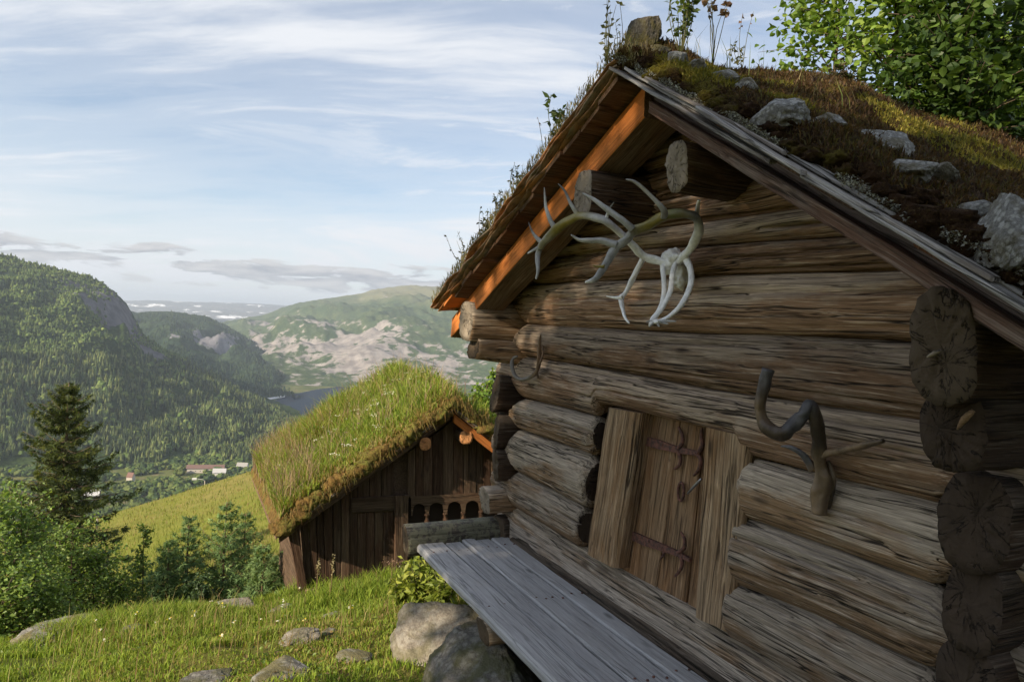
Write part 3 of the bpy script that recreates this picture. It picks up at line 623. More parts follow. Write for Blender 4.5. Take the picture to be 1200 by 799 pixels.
def on_mesh(V, n, nrow, t0, t1, a0, a1, seed):
    r = np.random.default_rng(seed); nt, na, _ = V.shape; t = r.uniform(t0, t1, n)*(nrow-1); a = r.uniform(a0, a1, n)*(na-1)
    i = np.clip(t.astype(int), 0, nt-2); j = np.clip(a.astype(int), 0, na-2); f = (t-i)[:, None]; g = (a-j)[:, None]
    return V[i, j]*(1-f)*(1-g)+V[i+1, j]*f*(1-g)+V[i, j+1]*(1-f)*g+V[i+1, j+1]*f*g
def pix(P):
    c = (P-CAM)@RC; return CX+F*c[:, 0]/-c[:, 2], CY-F*c[:, 1]/-c[:, 2]
def build_woods():
    P = on_mesh(V1, 26000, 90, 0.0, 1.0, .22, 1.0, 5); px, py = pix(P); r = np.random.default_rng(2)
    cliff = np.exp(-(((px-142)/27)**2+((py-370)/34)**2))*1.2
    open_ = (sn(P, 61, .012, 2) > .62) | (sn(P, 64, .03, 2) > .7)
    keep = (px > -160) & (px < 380) & (py < 545) & (r.uniform(size=len(P)) > cliff*1.25) & ~open_
    P = P[keep]; px, py = px[keep], py[keep]; n = len(P); print('woods', n)
    low = py > 415+20*sn(P, 62, .006, 2); h = np.where(low, r.uniform(9, 21, n), r.uniform(6, 13, n)); w = h*np.where(low, r.uniform(.9, 1.5, n), r.uniform(1.3, 2.2, n))
    cols = np.where(low[:, None], pick([(.040, .062, .028), (.060, .085, .036), (.085, .110, .042), (.115, .135, .050)], n, 3, .25), pick([(.060, .092, .030), (.085, .120, .036), (.115, .150, .046)], n, 4, .25))
    P = P-np.array([0, 0, 1.0])
    bl = (r.uniform(size=n) < np.where(low, .12, .45))
    scatter('spruce_forest', P[~bl], conifer_unit(), h[~bl], w[~bl], cols[~bl], M_FAR, 6)
    V, Fc = blob_unit(1, 1); V = V*(1+.35*sn(V, 14, 2.2, 2))[:, None]; V[:, 2] = V[:, 2]*.5+.42; nb = int(bl.sum())
    scatter('birch_woods', P[bl], (V, Fc), h[bl]*.62, h[bl]*.36, pick([(.075, .115, .034), (.10, .14, .042), (.13, .165, .05)], nb, 24, .2), M_FAR, 26)
    P = on_mesh(V2, 9000, 60, .02, .97, .25, 1.0, 15); px, py = pix(P); r = np.random.default_rng(12)
    keep = (r.uniform(size=len(P)) > 1.3*np.exp(-(((px-248)/34)**2+((py-404)/20)**2))) & (P[:, 2] < 70+30*sn(P, 63, .006, 2)); P = P[keep]; n = len(P); h = r.uniform(10, 18, n)
    scatter('spruce_forest', P-np.array([0, 0, 1.0]), conifer_unit(5, 2), h, h*r.uniform(1.0, 1.6, n), pick([(.028, .048, .028), (.036, .058, .030), (.050, .074, .034)], n, 13, .2), M_FAR, 16)
    # broadleaved trees and scrub on the valley floor
    r = np.random.default_rng(8); n = 7500; az = r.uniform(az_of(-60), az_of(345), n); rr = np.sqrt(r.uniform(560**2, 1420**2, n)); x = -rr*np.cos(az); y = rr*np.sin(az)-D
    P = np.stack([x, y, gz(x, y)], 1); dens = sn(P, 71, .022, 3, .6)
    k = dens > -.25; P = P[k]; n = len(P); V, Fc = blob_unit(1, 1); V = V*(1+.35*sn(V, 12, 2.2, 2))[:, None]; V[:, 2] = V[:, 2]*.5+.45
    h = r.uniform(5, 11, n)
    scatter('valley_woods', P, (V, Fc), h, h*.55, pick([(.050, .080, .026), (.070, .100, .032), (.036, .058, .024), (.10, .125, .040)], n, 9, .2), M_FAR, 10)
build_woods()

def house(name, px, py, wpx, dpx, hpx, roofc, wallc, label, ang=0.0, group=None):
    """a small gabled house on the valley floor, sized from its place and the size it shows"""
    r = abs(-276.0/slope_of(px, py)); b = at_dist(px, py, r); b[2] = gz(b[0], b[1])[0]; m = r/F; L, Wd, H = wpx*m, dpx*m, hpx*m
    o = empty(name, b, label, 'building', group); a = az_of(px)+ang; u = np.array([math.sin(a), math.cos(a), 0]); v = np.array([-math.cos(a), math.sin(a), 0]); up = np.array([0, 0, 1.0])
    def q(i, j, k): return b+u*i*L/2+v*j*Wd/2+up*k
    rh = H*.55; V = [q(-1, -1, -1), q(1, -1, -1), q(1, 1, -1), q(-1, 1, -1), q(-1, -1, H), q(1, -1, H), q(1, 1, H), q(-1, 1, H), q(-1, 0, H+rh), q(1, 0, H+rh)]
    MB().add(V, [(0, 1, 5, 4), (2, 3, 7, 6)], [(1, 2, 6), (1, 6, 5), (5, 6, 9), (3, 0, 4), (3, 4, 7), (7, 4, 8)], wallc).obj('wall', M_PAINT, o, False)
    t = .25; R = [q(-1.06, -1.15, H-.1*rh), q(1.06, -1.15, H-.1*rh), q(1.06, 0, H+rh+t), q(-1.06, 0, H+rh+t), q(-1.06, 1.15, H-.1*rh), q(1.06, 1.15, H-.1*rh)]
    MB().add(R+[p+up*.35 for p in R], [(6, 7, 8, 9), (9, 8, 11, 10), (1, 0, 3, 2), (3, 4, 5, 2), (0, 1, 7, 6), (5, 4, 10, 11), (1, 2, 8, 7), (2, 5, 11, 8), (3, 0, 6, 9), (4, 3, 9, 10)], None, roofc).obj('roof', M_PAINT, o, False)
    for k in np.linspace(-.8, .8, max(3, int(wpx/5))):
        p = q(k, -1.004, H*.35); MB().add([p-u*.7, p+u*.7, p+u*.7+up*1.3, p-u*.7+up*1.3, p-u*.7-v*.1, p+u*.7-v*.1, p+u*.7+up*1.3-v*.1, p-u*.7+up*1.3-v*.1], [(4, 5, 6, 7), (0, 4, 7, 3), (5, 1, 2, 6), (7, 6, 2, 3), (0, 1, 5, 4)], None, (.05, .06, .07)).obj('window', M_PAINT, o, False)
    return o
WH = (.62, .60, .56)
house('long_house', 241, 553, 36, 9, 5, (.16, .10, .085), (.50, .46, .41), 'long pale building with dull red roof below the spruce forest', .12)
house('house', 257, 559, 13, 9, 6, (.42, .42, .42), WH, 'pale house with light grey roof beside the long red-roofed building', .1)
house('house', 284, 552, 11, 8, 6, (.30, .29, .28), WH, 'white house nearest the crest of the yellow meadow', .3)
house('house', 153, 566, 6, 6, 7, (.18, .10, .08), (.50, .46, .40), 'small tall cream house among the valley trees', .5)
house('house', 91, 579, 17, 8, 4, (.50, .50, .50), (.50, .5, .48), 'low house with pale roof beside the tall spruce', -.1)
house('house', 108, 588, 13, 10, 8, (.52, .52, .53), (.12, .07, .055), 'dark house with white roof beside the tall spruce', .2)

def pole(px, py0, py1, r, label):
    a = at_dist(px, py0, r); b = at_dist(px-2, py1, r); a[2] = gz(a[0], a[1])[0]; o = empty('street_lamp', a, label, 'lamp post')
    MB().tube([a-np.array([0, 0, .3]), b], [.09, .06], 8, 1, (.40, .36, .30)).obj('pole', M_PAINT, o)
    u = np.array([math.sin(az_of(px)), math.cos(az_of(px)), 0]); MB().tube([b, b+np.array([0, 0, .25])-u*.5, b+np.array([0, 0, .3])-u*1.3], [.05, .05, .05], 6, 2, (.5, .5, .5)).obj('arm', M_PAINT, o)
    MB().box(b-u*1.6+np.array([-.35, -.35, .22]), b-u*1.6+np.array([.35, .35, .42]), (.6, .6, .6)).obj('lamp_head', M_PAINT, o, False)
pole(242, 580, 563, 125, 'grey street lamp rising behind the crest of the yellow meadow')
def post(px, py0, py1, r, label):
    a = at_dist(px, py0, r); a[2] = gz(a[0], a[1])[0]-.3; b = at_dist(px, py1, r)
    tag(MB().tube([a, b, b+(0, 0, .02)], [.10, .09, .03], 8, 1, (.42, .37, .30)).obj('fence_post', M_PAINT), label, 'post')
post(206, 592, 581, 95, 'lone pale post on the crest of the yellow meadow')
post(114, 622, 608, 80, 'short pale post at the meadow crest beside the spruce')

# ------------------------------------------------------------------ the log cabin
XA, ZA, SL, SR = -3.08, 1.345, .478, .61           # ridge of the roof boards and the fall of the two slopes
YF, YB = -.60, 3.9                                  # front edge and back edge of the roof
XL, XR = -5.86, -0.98                               # eaves
def deck(x): return np.where(np.asarray(x) < XA, ZA+SL*(np.asarray(x)-XA), ZA-SR*(np.asarray(x)-XA))
cabin = empty('log_cabin', (-3.3, 1.7, gz(-3.3, 0)[0]), 'old weathered log storehouse with mossy turf roof, low plank door and antlers', 'cabin')

def facade_log(x0, x1, zb, zt, seed, name='wall_log', b=.105, nl=150, mats=None, tone=(.5, .38), lneck=True, rneck=True, y0=.0, cracks=6, roundend=0.0, cut=None):
    """zb, zt: seam heights as (x,z) lists or numbers; b: how far the face bulges"""
    f = lambda q: (lambda x: np.full_like(x, q)) if not isinstance(q, list) else (lambda x: np.interp(x, [p[0] for p in q], [p[1] for p in q]))
    fb, ft = f(zb), f(zt); L = x1-x0
    def prof(s):
        x = x0+s*L; lo, hi = fb(x)-.001, ft(x)+.001; c = (lo+hi)/2; h = (hi-lo)/2; w = np.ones_like(x)
        if lneck: w *= .62+.38*smooth01((x+5.24)/.13)
        if rneck: w *= .62+.38*smooth01((-1.50-x)/.13)
        return np.zeros_like(x)+y0, c, np.full_like(x, b)*(.75+.25*w)+.0, h*w
    # local Y = world Y for a frame along +X with Z up
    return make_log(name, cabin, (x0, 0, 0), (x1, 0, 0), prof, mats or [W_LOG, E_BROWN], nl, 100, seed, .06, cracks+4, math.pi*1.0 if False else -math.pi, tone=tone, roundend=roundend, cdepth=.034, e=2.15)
S1 = [(-5.6, .362), (-4.79, .358), (-3.72, .349), (-3.06, .34), (-1.86, .317), (-.9, .31)]
S2 = [(-5.6, .03), (-3.68, .024), (-2.05, .037), (-.9, .037)]
S3 = [(-5.6, -.235), (-3.65, -.25), (-2.87, -.268), (-1.68, -.264), (-.9, -.26)]
S4L = [(-5.6, -.59), (-5.17, -.593), (-3.9, -.565)]; S4R = [(-2.59, -.576), (-1.78, -.559), (-.9, -.557)]
S5L = -.842; S6L = [(-5.6, -1.195), (-4.09, -1.212)]; S7 = [(-5.6, -1.49), (-4.1, -1.499), (-3.7, -1.515), (-2.95, -1.49), (-.9, -1.485)]
R1B = [(-2.65, -.876), (-2.05, -.863), (-.9, -.868)]; R2B = [(-2.65, -1.222), (-2.13, -1.178), (-.9, -1.17)]
S0 = [(-3.9, .664), (-2.95, .638), (-2.3, .626)]; SA = [(-4.5, .548), (-3.74, .538), (-3.08, .513), (-2.09, .476), (-1.5, .46)]
def gx(z): return XA-(ZA-z-.02)/SL, XA+(ZA-z-.02)/SR
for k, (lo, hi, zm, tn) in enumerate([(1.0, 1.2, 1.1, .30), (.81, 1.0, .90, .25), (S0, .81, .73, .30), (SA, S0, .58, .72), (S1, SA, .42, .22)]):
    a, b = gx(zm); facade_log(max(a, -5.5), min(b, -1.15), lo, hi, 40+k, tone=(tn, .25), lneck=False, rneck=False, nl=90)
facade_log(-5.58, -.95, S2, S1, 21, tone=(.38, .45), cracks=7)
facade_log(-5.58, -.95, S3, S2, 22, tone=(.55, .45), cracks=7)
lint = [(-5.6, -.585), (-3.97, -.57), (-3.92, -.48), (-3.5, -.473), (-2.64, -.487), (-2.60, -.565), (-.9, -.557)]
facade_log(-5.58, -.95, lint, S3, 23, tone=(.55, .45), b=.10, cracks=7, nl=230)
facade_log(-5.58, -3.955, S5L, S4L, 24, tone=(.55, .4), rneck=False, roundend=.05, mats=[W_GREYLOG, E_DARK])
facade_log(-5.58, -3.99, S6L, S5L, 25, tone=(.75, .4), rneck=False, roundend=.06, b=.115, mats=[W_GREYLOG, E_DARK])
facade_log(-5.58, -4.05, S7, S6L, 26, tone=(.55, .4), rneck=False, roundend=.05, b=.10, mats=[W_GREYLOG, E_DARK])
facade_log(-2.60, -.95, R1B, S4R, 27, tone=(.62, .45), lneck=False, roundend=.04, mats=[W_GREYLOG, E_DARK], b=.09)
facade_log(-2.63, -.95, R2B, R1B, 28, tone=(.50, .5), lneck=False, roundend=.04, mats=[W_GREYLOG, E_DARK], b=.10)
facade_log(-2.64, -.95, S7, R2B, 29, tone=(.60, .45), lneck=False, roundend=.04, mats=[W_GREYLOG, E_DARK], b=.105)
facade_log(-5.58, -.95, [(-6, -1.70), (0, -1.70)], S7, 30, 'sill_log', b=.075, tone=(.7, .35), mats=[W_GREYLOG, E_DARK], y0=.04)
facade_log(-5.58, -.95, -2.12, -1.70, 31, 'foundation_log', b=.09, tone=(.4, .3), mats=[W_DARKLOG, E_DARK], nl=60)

# side walls: their log ends stand out past the gable at both corners
def side_log(x, y0, z, hw, hh, seed, mats, tone, nl=46, taper=None, name='corner_log'):
    def prof(s):
        w = np.ones_like(s); d = np.zeros_like(s)
        if taper: q = np.clip(1-s*3.6/taper, 0, 1); w = 1-.38*q; d = .38*hh*q
        return 0*s, d, hw*np.ones_like(s), hh*w
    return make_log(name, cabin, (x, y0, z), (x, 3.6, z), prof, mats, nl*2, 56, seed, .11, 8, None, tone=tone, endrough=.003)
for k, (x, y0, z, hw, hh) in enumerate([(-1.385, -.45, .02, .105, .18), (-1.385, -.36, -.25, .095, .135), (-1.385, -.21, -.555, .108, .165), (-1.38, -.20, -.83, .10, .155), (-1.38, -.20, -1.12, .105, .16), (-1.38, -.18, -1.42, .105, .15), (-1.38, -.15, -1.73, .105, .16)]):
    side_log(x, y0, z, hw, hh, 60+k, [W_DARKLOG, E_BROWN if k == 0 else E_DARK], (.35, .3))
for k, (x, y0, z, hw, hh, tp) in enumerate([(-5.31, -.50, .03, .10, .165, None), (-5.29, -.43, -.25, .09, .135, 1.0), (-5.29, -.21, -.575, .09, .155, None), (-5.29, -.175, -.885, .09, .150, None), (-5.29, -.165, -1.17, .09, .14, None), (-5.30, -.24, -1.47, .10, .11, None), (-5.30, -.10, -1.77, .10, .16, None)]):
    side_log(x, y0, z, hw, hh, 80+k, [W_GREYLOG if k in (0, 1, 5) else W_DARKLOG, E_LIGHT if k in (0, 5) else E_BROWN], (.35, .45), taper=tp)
for k in range(8):
    z = .2-.3*k; make_log('wall_log', cabin, (-5.5, 3.45, z), (-1.1, 3.45, z), lambda s: (0*s, 0*s, .1+0*s, .158+0*s), [W_DARKLOG, E_DARK], 20, 20, 95+k)
for k in range(4):
    z = .45+.26*k; a, b = gx(z+.1); make_log('wall_log', cabin, (a, 3.45, z), (b, 3.45, z), lambda s: (0*s, 0*s, .1+0*s, .14+0*s), [W_DARKLOG, E_DARK], 12, 16, 105+k)
MB().box((-5.2, .25, -2.2), (-1.5, 3.3, -1.6)).obj('floor', M_DARK, cabin, False)
sp = MB(); sp.tube([wall(1122, 503, -.38), wall(1131, 490, -.39), wall(1141, 481, -.385)], [.003, .012, .007], 6, 3); sp.obj('splinter', W_DOOR, cabin)
sp = MB(); sp.tube([wall(1087, 418, -.46), wall(1095, 414, -.475), wall(1104, 410, -.46)], [.004, .008, .003], 6, 3); sp.obj('splinter', E_LIGHT, cabin)

# purlins carrying the roof
def purlin(x, z, hw, hh, y0, seed, ang=0):
    make_log('purlin', cabin, (x, y0, z), (x+.0, 3.7, z+.02), lambda s: (0*s, 0*s, hw+0*s, hh+0*s), [W_PURLIN, E_LIGHT], 90, 56, seed, .13, 8, None, tone=(.25, .45), endrough=.003)
purlin(-3.55, .80, .135, .15, -.50, 121); purlin(-2.735, .825, .095, .12, -.46, 122)

# rafters of the two gable ends
def pt(x, z, y): return np.array([x, y, z])
def slope_board(name, parent, xa, xb, off_top, off_bot, y0, y1, mat, seed, nl=14, wob=.004, warp=0, tone=.5, mat2=None):
    f = lambda x, o: pt(x, float(deck(x))+o, y0)
    return board(name, parent, f(xa, off_top), f(xb, off_top), f(xa, off_bot), f(xb, off_bot), (0, y1-y0, 0), mat, nl, 5, seed, wob, .006, warp, tone, mat2)
roof = mesh('roof', np.array([(XA, y, ZA-.03) for y in (.3, YB-.1)]+[(XL+.15, y, float(deck(XL+.15))+.0) for y in (.3, YB-.1)]+[(XR-.15, y, float(deck(XR-.15))) for y in (.3, YB-.1)]+[(XA, y, ZA+.012) for y in (.3, YB-.1)]),
            [np.array([(6, 7, 3, 2), (7, 6, 4, 5), (0, 2, 3, 1), (1, 5, 4, 0), (2, 6, 4, 0), (1, 5, 7, 3)])], W_DECK, cabin, None, False)
W_RAFTER = wood('rafter_underside', (.17, .095, .048), (.19, .135, .088), (.06, .036, .02), bump=.5, crack=.5)
slope_board('rafter', roof, XA+.02, -5.77, -.008, -.185, -.45, -.20, W_ORANGE, 131, 26, .006, mat2=W_RAFTER)
slope_board('rafter', roof, XA+.06, -1.02, -.082, -.147, -.45, -.24, W_BARGE, 132, 26, .006, tone=.4)
slope_board('bargeboard', roof, XA+.03, -1.03, -.004, -.080, -.40, -.28, W_BARGE, 133, 26, .007, tone=.75)
for y in (3.55,):
    slope_board('rafter', roof, XA, -5.7, -.02, -.15, y, y+.1, W_DECK, 134); slope_board('rafter', roof, XA, -1.1, -.02, -.15, y, y+.1, W_DECK, 135)
# roof boards run from gable to gable; their front ends stick out past the rafters
def roof_boards(x0, x1, n, seed):
    r = np.random.default_rng(seed); e = np.linspace(x0, x1, n+1)
    for k in range(n):
        a, b = e[k], e[k+1]; g = .006*np.sign(b-a); yo = YF+r.uniform(0, .035); dz = r.uniform(-.016, .012)
        f = lambda x, y, o: pt(x, float(deck(x))+o+dz, y)
        board('roof_board', roof, f(a+g, yo, .0), f(a+g, YB, .0), f(b-g, yo, .0), f(b-g, YB, .0), (0, 0, .030), W_ORANGE if (k == n-1 and x1 < XA) else W_DECK, 8, 3, seed*50+k, .004, .005, 0, r.uniform(.2, .8))
roof_boards(XA-.02, -5.62, 13, 3); roof_boards(XA+.02, -1.0, 10, 4)
# sheets of birch bark under the turf, curling out at the edge
def bark_sheet(xa, xb, off, yfront, seed, name='birch_bark'):
    n = 46; m = 8; x = np.linspace(xa, xb, n); ys = np.concatenate([np.linspace(0, .5, m-1)**1.4, [YB-.2-yfront]]); V = []
    for j, y in enumerate(ys):
        P = np.stack([x, 0*x+y, 0*x+seed], 1); e = np.exp(-y*9)
        yy = yfront+y+.028*sn(P, seed, 7, 3, .6)*e; z = deck(x)+off+.008*sn(P, seed+1, 9, 3)*(.3+e)+.012*e*np.sin(x*13+seed)
        V.append(np.stack([x, yy, z], 1))
    top = np.concatenate(V); bot = top-np.array([0, 0, .006]); F = grid_faces(m, n); edge = np.array([(k, k+1, k+1+n*m, k+n*m) for k in range(n-1)])
    mesh(name, np.concatenate([top, bot]), [F if xa < xb else F[:, ::-1], (F[:, ::-1] if xa < xb else F)+n*m, edge], M_BARK, roof, None, True)
for k, (o, yf) in enumerate([(.036, -.615), (.052, -.64), (.068, -.63), (.082, -.655)]):
    bark_sheet(XA+.02, -5.72-.03*k, o, yf, 11+k)
# the silvery log plank that holds the turf along the gable edge of the right slope
_r = np.random.default_rng(17)
for k in range(15):
    f = lambda x, y, q: pt(x, float(deck(x))+q, y)
    L = _r.uniform(.5, 1.3); xa = XA-.02+(2.1-L*.6)*(k/14.0); xb = min(xa+L, -.93); o = .028+.012*(k % 4)+_r.uniform(0, .008); y0 = -.665+.045*(k % 3)+_r.uniform(-.02, .02); w = _r.uniform(.05, .12); sk = _r.uniform(-.03, .03); tap = _r.uniform(.3, .9)
    board('turf_slat', roof, f(xa, y0, o), f(xb, y0+sk, o-.006), f(xa, y0+w, o), f(xb, y0+sk+w*tap, o-.006), (0, 0, .016), W_SILVER, 30, 5, 140+k, .009, .004, .004, _r.uniform(.2, .9))
# moss and turf
def turf_patch(name, xa, xb, y0, y1, th, seed, mat, nx=110, ny=120, edge=.10):
    x = np.linspace(xa, xb, nx); yy = y0+(y1-y0)*np.linspace(0, 1, ny)**1.25; X, Yg = np.meshgrid(x, yy, indexing='ij'); P = np.stack([X.ravel(), Yg.ravel(), 0*X.ravel()], 1)
    t = th*(1+.45*sn(P, seed, 3.2, 3, .6))+.022*sn(P, seed+1, 13, 3, .7)+.010*sn(P, seed+2, 42, 2)
    de = np.minimum(Yg-y0, np.abs(X-(xb if abs(xb-XA) > abs(xa-XA) else xa))).ravel()
    t = t+.11*smooth01((Yg.ravel()+.15)/.7)*np.exp(-((X.ravel()-XA-.45)/.55)**2)*(1 if seed == 151 else 0)
    t = t*smooth01((de+.02)/edge)**.6
    Z = deck(X).ravel()+.07+t; Yn = Yg.ravel()+.03*sn(P, seed+3, 6, 2)*np.exp(-(Yg.ravel()-y0)*8)
    V = np.stack([X.ravel(), Yn, Z], 1); F = grid_faces(nx, ny)
    o = mesh(name, V, F if xa < xb else F[:, ::-1], mat, roof, None, True); tag(o, kind='stuff'); return lambda x, y: float(deck(x))+.07+th
turf_patch('turf', XA-.22, -.97, -.565, YB, .115, 151, M_TURF); turf_patch('turf', -5.86, XA+.2, -.60, YB, .095, 152, M_TURF)

def moss_lip():
    r = np.random.default_rng(46); V0, F3 = blob_unit(4, 2); mb = MB()
    for x in np.arange(XA+.02, -.95, .022):
        s = r.uniform(.025, .062); c = np.array([x+r.normal(0, .01), -.555+r.uniform(-.045, .06), float(deck(x))+.085+r.uniform(-.01, .045)]); mb.add(V0*(1+.5*sn(V0+x, 47, 2.6, 3))[:, None]*np.array([s*1.3, s, s*.75])+c, None, F3)
    tag(mb.obj('moss_clumps', M_TURF, roof), kind='stuff')
moss_lip()
# ------------------------------------------------------------------ door
door = empty('door', tuple(wall(770, 680, .07)), None, None); door.parent = cabin; door.matrix_parent_inverse = WM[cabin].inverted()
def wb(name, parent, tl, bl, tr, br, y, th, mat, seed, nl=16, **k):
    A0, A1, B0, B1 = wall(*tl, y), wall(*bl, y), wall(*tr, y), wall(*br, y)
    return board(name, parent, A0, A1, B0, B1, (0, th, 0), mat, nl, 6, seed, **k)
YD = .03
wb('plank', door, (748, 478), (722, 672), (797, 490), (768, 694), YD, .04, W_DOOR, 201, wob=.004)
wb('plank', door, (798, 490), (769, 694), (826, 497), (803, 712), YD+.006, .04, W_DOOR, 202, wob=.004)
wb('plank', door, (827, 497), (804.5, 712), (850, 505), (830, 722), YD+.001, .04, W_DOOR, 203, wob=.004)
wb('door_jamb', cabin, (709, 477), (686, 648), (748, 484), (721, 667), -.085, .22, W_JAMB, 204, 30, wob=.012, bev=.030)
wb('door_jamb', cabin, (826, 500), (812, 722), (879, 513), (853, 740), -.075, .22, W_JAMB, 205, 30, wob=.010, bev=.020)
MB().box((-4.3, .14, -1.75), (-2.4, .2, -.3)).obj('backing', M_DARK, door, False)
def iron(name, pts, rad, y=YD-.012, flat=None):
    P = [wall(px, py, y) for px, py in pts]; mb = MB()
    if flat is None: mb.tube(P, rad, 8, 5)
    else:
        n = len(P); V = []
        for p, w in zip(P, rad):
            for dz, dy in ((-w, 0), (w, 0), (w, -flat), (-w, -flat)): V.append(p+np.array([0, dy, dz]))
        mb.add(V, [(4*i+j, 4*i+(j+1) % 4, 4*(i+1)+(j+1) % 4, 4*(i+1)+j) for i in range(n-1) for j in range(4)]+[(0, 1, 2, 3), (4*n-1, 4*n-2, 4*n-3, 4*n-4)])
    return mb
def hinge(strap, w, curls):
    mb = iron('x', strap, w, YD-.001, .020)
    for c, r in curls: 
        m2 = iron('x', c, [q*1.3 for q in r], YD-.018); mb.add(m2.V[0], m2.F4[0], m2.F3[0])
    for q in (strap[0], strap[1]): c_ = wall(q[0]+4, q[1]+1, YD-.024); mb.tube([c_+(0, .006, 0), c_, c_-(0, .004, 0)], [.009, .008, .003], 6, 1)
    mb.obj('strap_hinge', M_IRON, door, False)
hinge([(748, 514), (772, 520), (796, 527), (820, 531)], [.028, .027, .018, .013], [([(795, 526), (800, 517), (799, 508), (795, 500)], [.010, .009, .008, .006]), ([(794, 527), (797, 535), (797, 543), (793, 548), (790, 549)], [.010, .009, .008, .007, .005]), ([(818, 531), (823, 522), (822, 511), (823, 501)], [.010, .010, .008, .005]), ([(816, 531), (821, 538), (820, 548), (816, 554), (813, 557)], [.010, .009, .009, .007, .005])])
hinge([(734, 623), (756, 633), (778, 641), (798, 649), (811, 656)], [.027, .027, .020, .014, .010], [([(795, 648), (802, 641), (802, 631), (798, 623)], [.010, .009, .008, .005]), ([(795, 648), (799, 656), (798, 666), (791, 675)], [.010, .009, .008, .005]), ([(776, 641), (778, 649), (774, 654)], [.009, .007, .004])])
cx = wall(798, 576, YD-.014); ring = [cx+np.array([.026*math.cos(a), 0, .052*math.sin(a)]) for a in np.linspace(0, 2*math.pi, 15)]
MB().tube(ring, .008, 8, 2).obj('pull_ring', M_IRON, door)
MB().tube([wall(806, 578, YD-.02), wall(813, 570, YD-.045), wall(822, 561, YD-.05)], [.006, .008, .007], 8, 3).obj('latch', M_STEEL, door)

# ------------------------------------------------------------------ bench along the wall
ZB = -1.77
bench = empty('wall_bench', (-3.6, -.42, gz(-3.6, -.4)[0]), 'long silver-grey plank bench fixed along the cabin wall under the door', 'bench')
edges = [-.84, -.60, -.455, -.335, -.20, -.035]
for k in range(5):
    a, b = edges[k]+.004, edges[k+1]-.004; zo = [.0, -.010, .005, -.007, .003][k]
    th = .075 if k == 0 else .05
    board('plank', bench, (-5.225, a, ZB+zo), (-1.4, a, ZB+zo), (-5.225, b, ZB+zo), (-1.4, b, ZB+zo), (0, 0, -th), W_BENCH, 60, 10, 160+k, .004, .010 if k else .02, .004, .55+.1*(k % 2))
board('back_beam', bench, (-5.47, -.035, -1.615), (-1.0, -.035, -1.615), (-5.47, -.035, -1.80), (-1.0, -.035, -1.80), (0, .10, 0), W_BEAM, 60, 8, 171, .007, .016, 0, .7)
nl_ = MB()
for x in (-5.02, -3.95, -2.85, -1.9):
    for k in range(5):
        for q in (.28, .74): p = np.array([x+.02*math.sin(k*7+q*9), edges[k]+(edges[k+1]-edges[k])*q, ZB+[.0, -.010, .005, -.007, .003][k]]); nl_.tube([p-(0, 0, .01), p+(0, 0, .003), p+(0, 0, .004)], [.008, .008, .002], 7, 1)
nl_.obj('nails', M_IRON, bench)['kind'] = 'stuff'
make_log('end_log', bench, (-5.335, -.90, -1.765), (-5.36, -.04, -1.755), lambda s: (0*s, .0*s, .11-.01*s, .125-.012*s), [W_MOSSLOG, E_BROWN], 50, 48, 172, .05, 5, None, tone=(.6, .3))
make_log('support_log', bench, (-3.95, -.80, -1.93), (-3.95, .0, -1.93), lambda s: (0*s, 0*s, .085+0*s, .085+0*s), [W_GREYLOG, E_BROWN], 20, 24, 173)

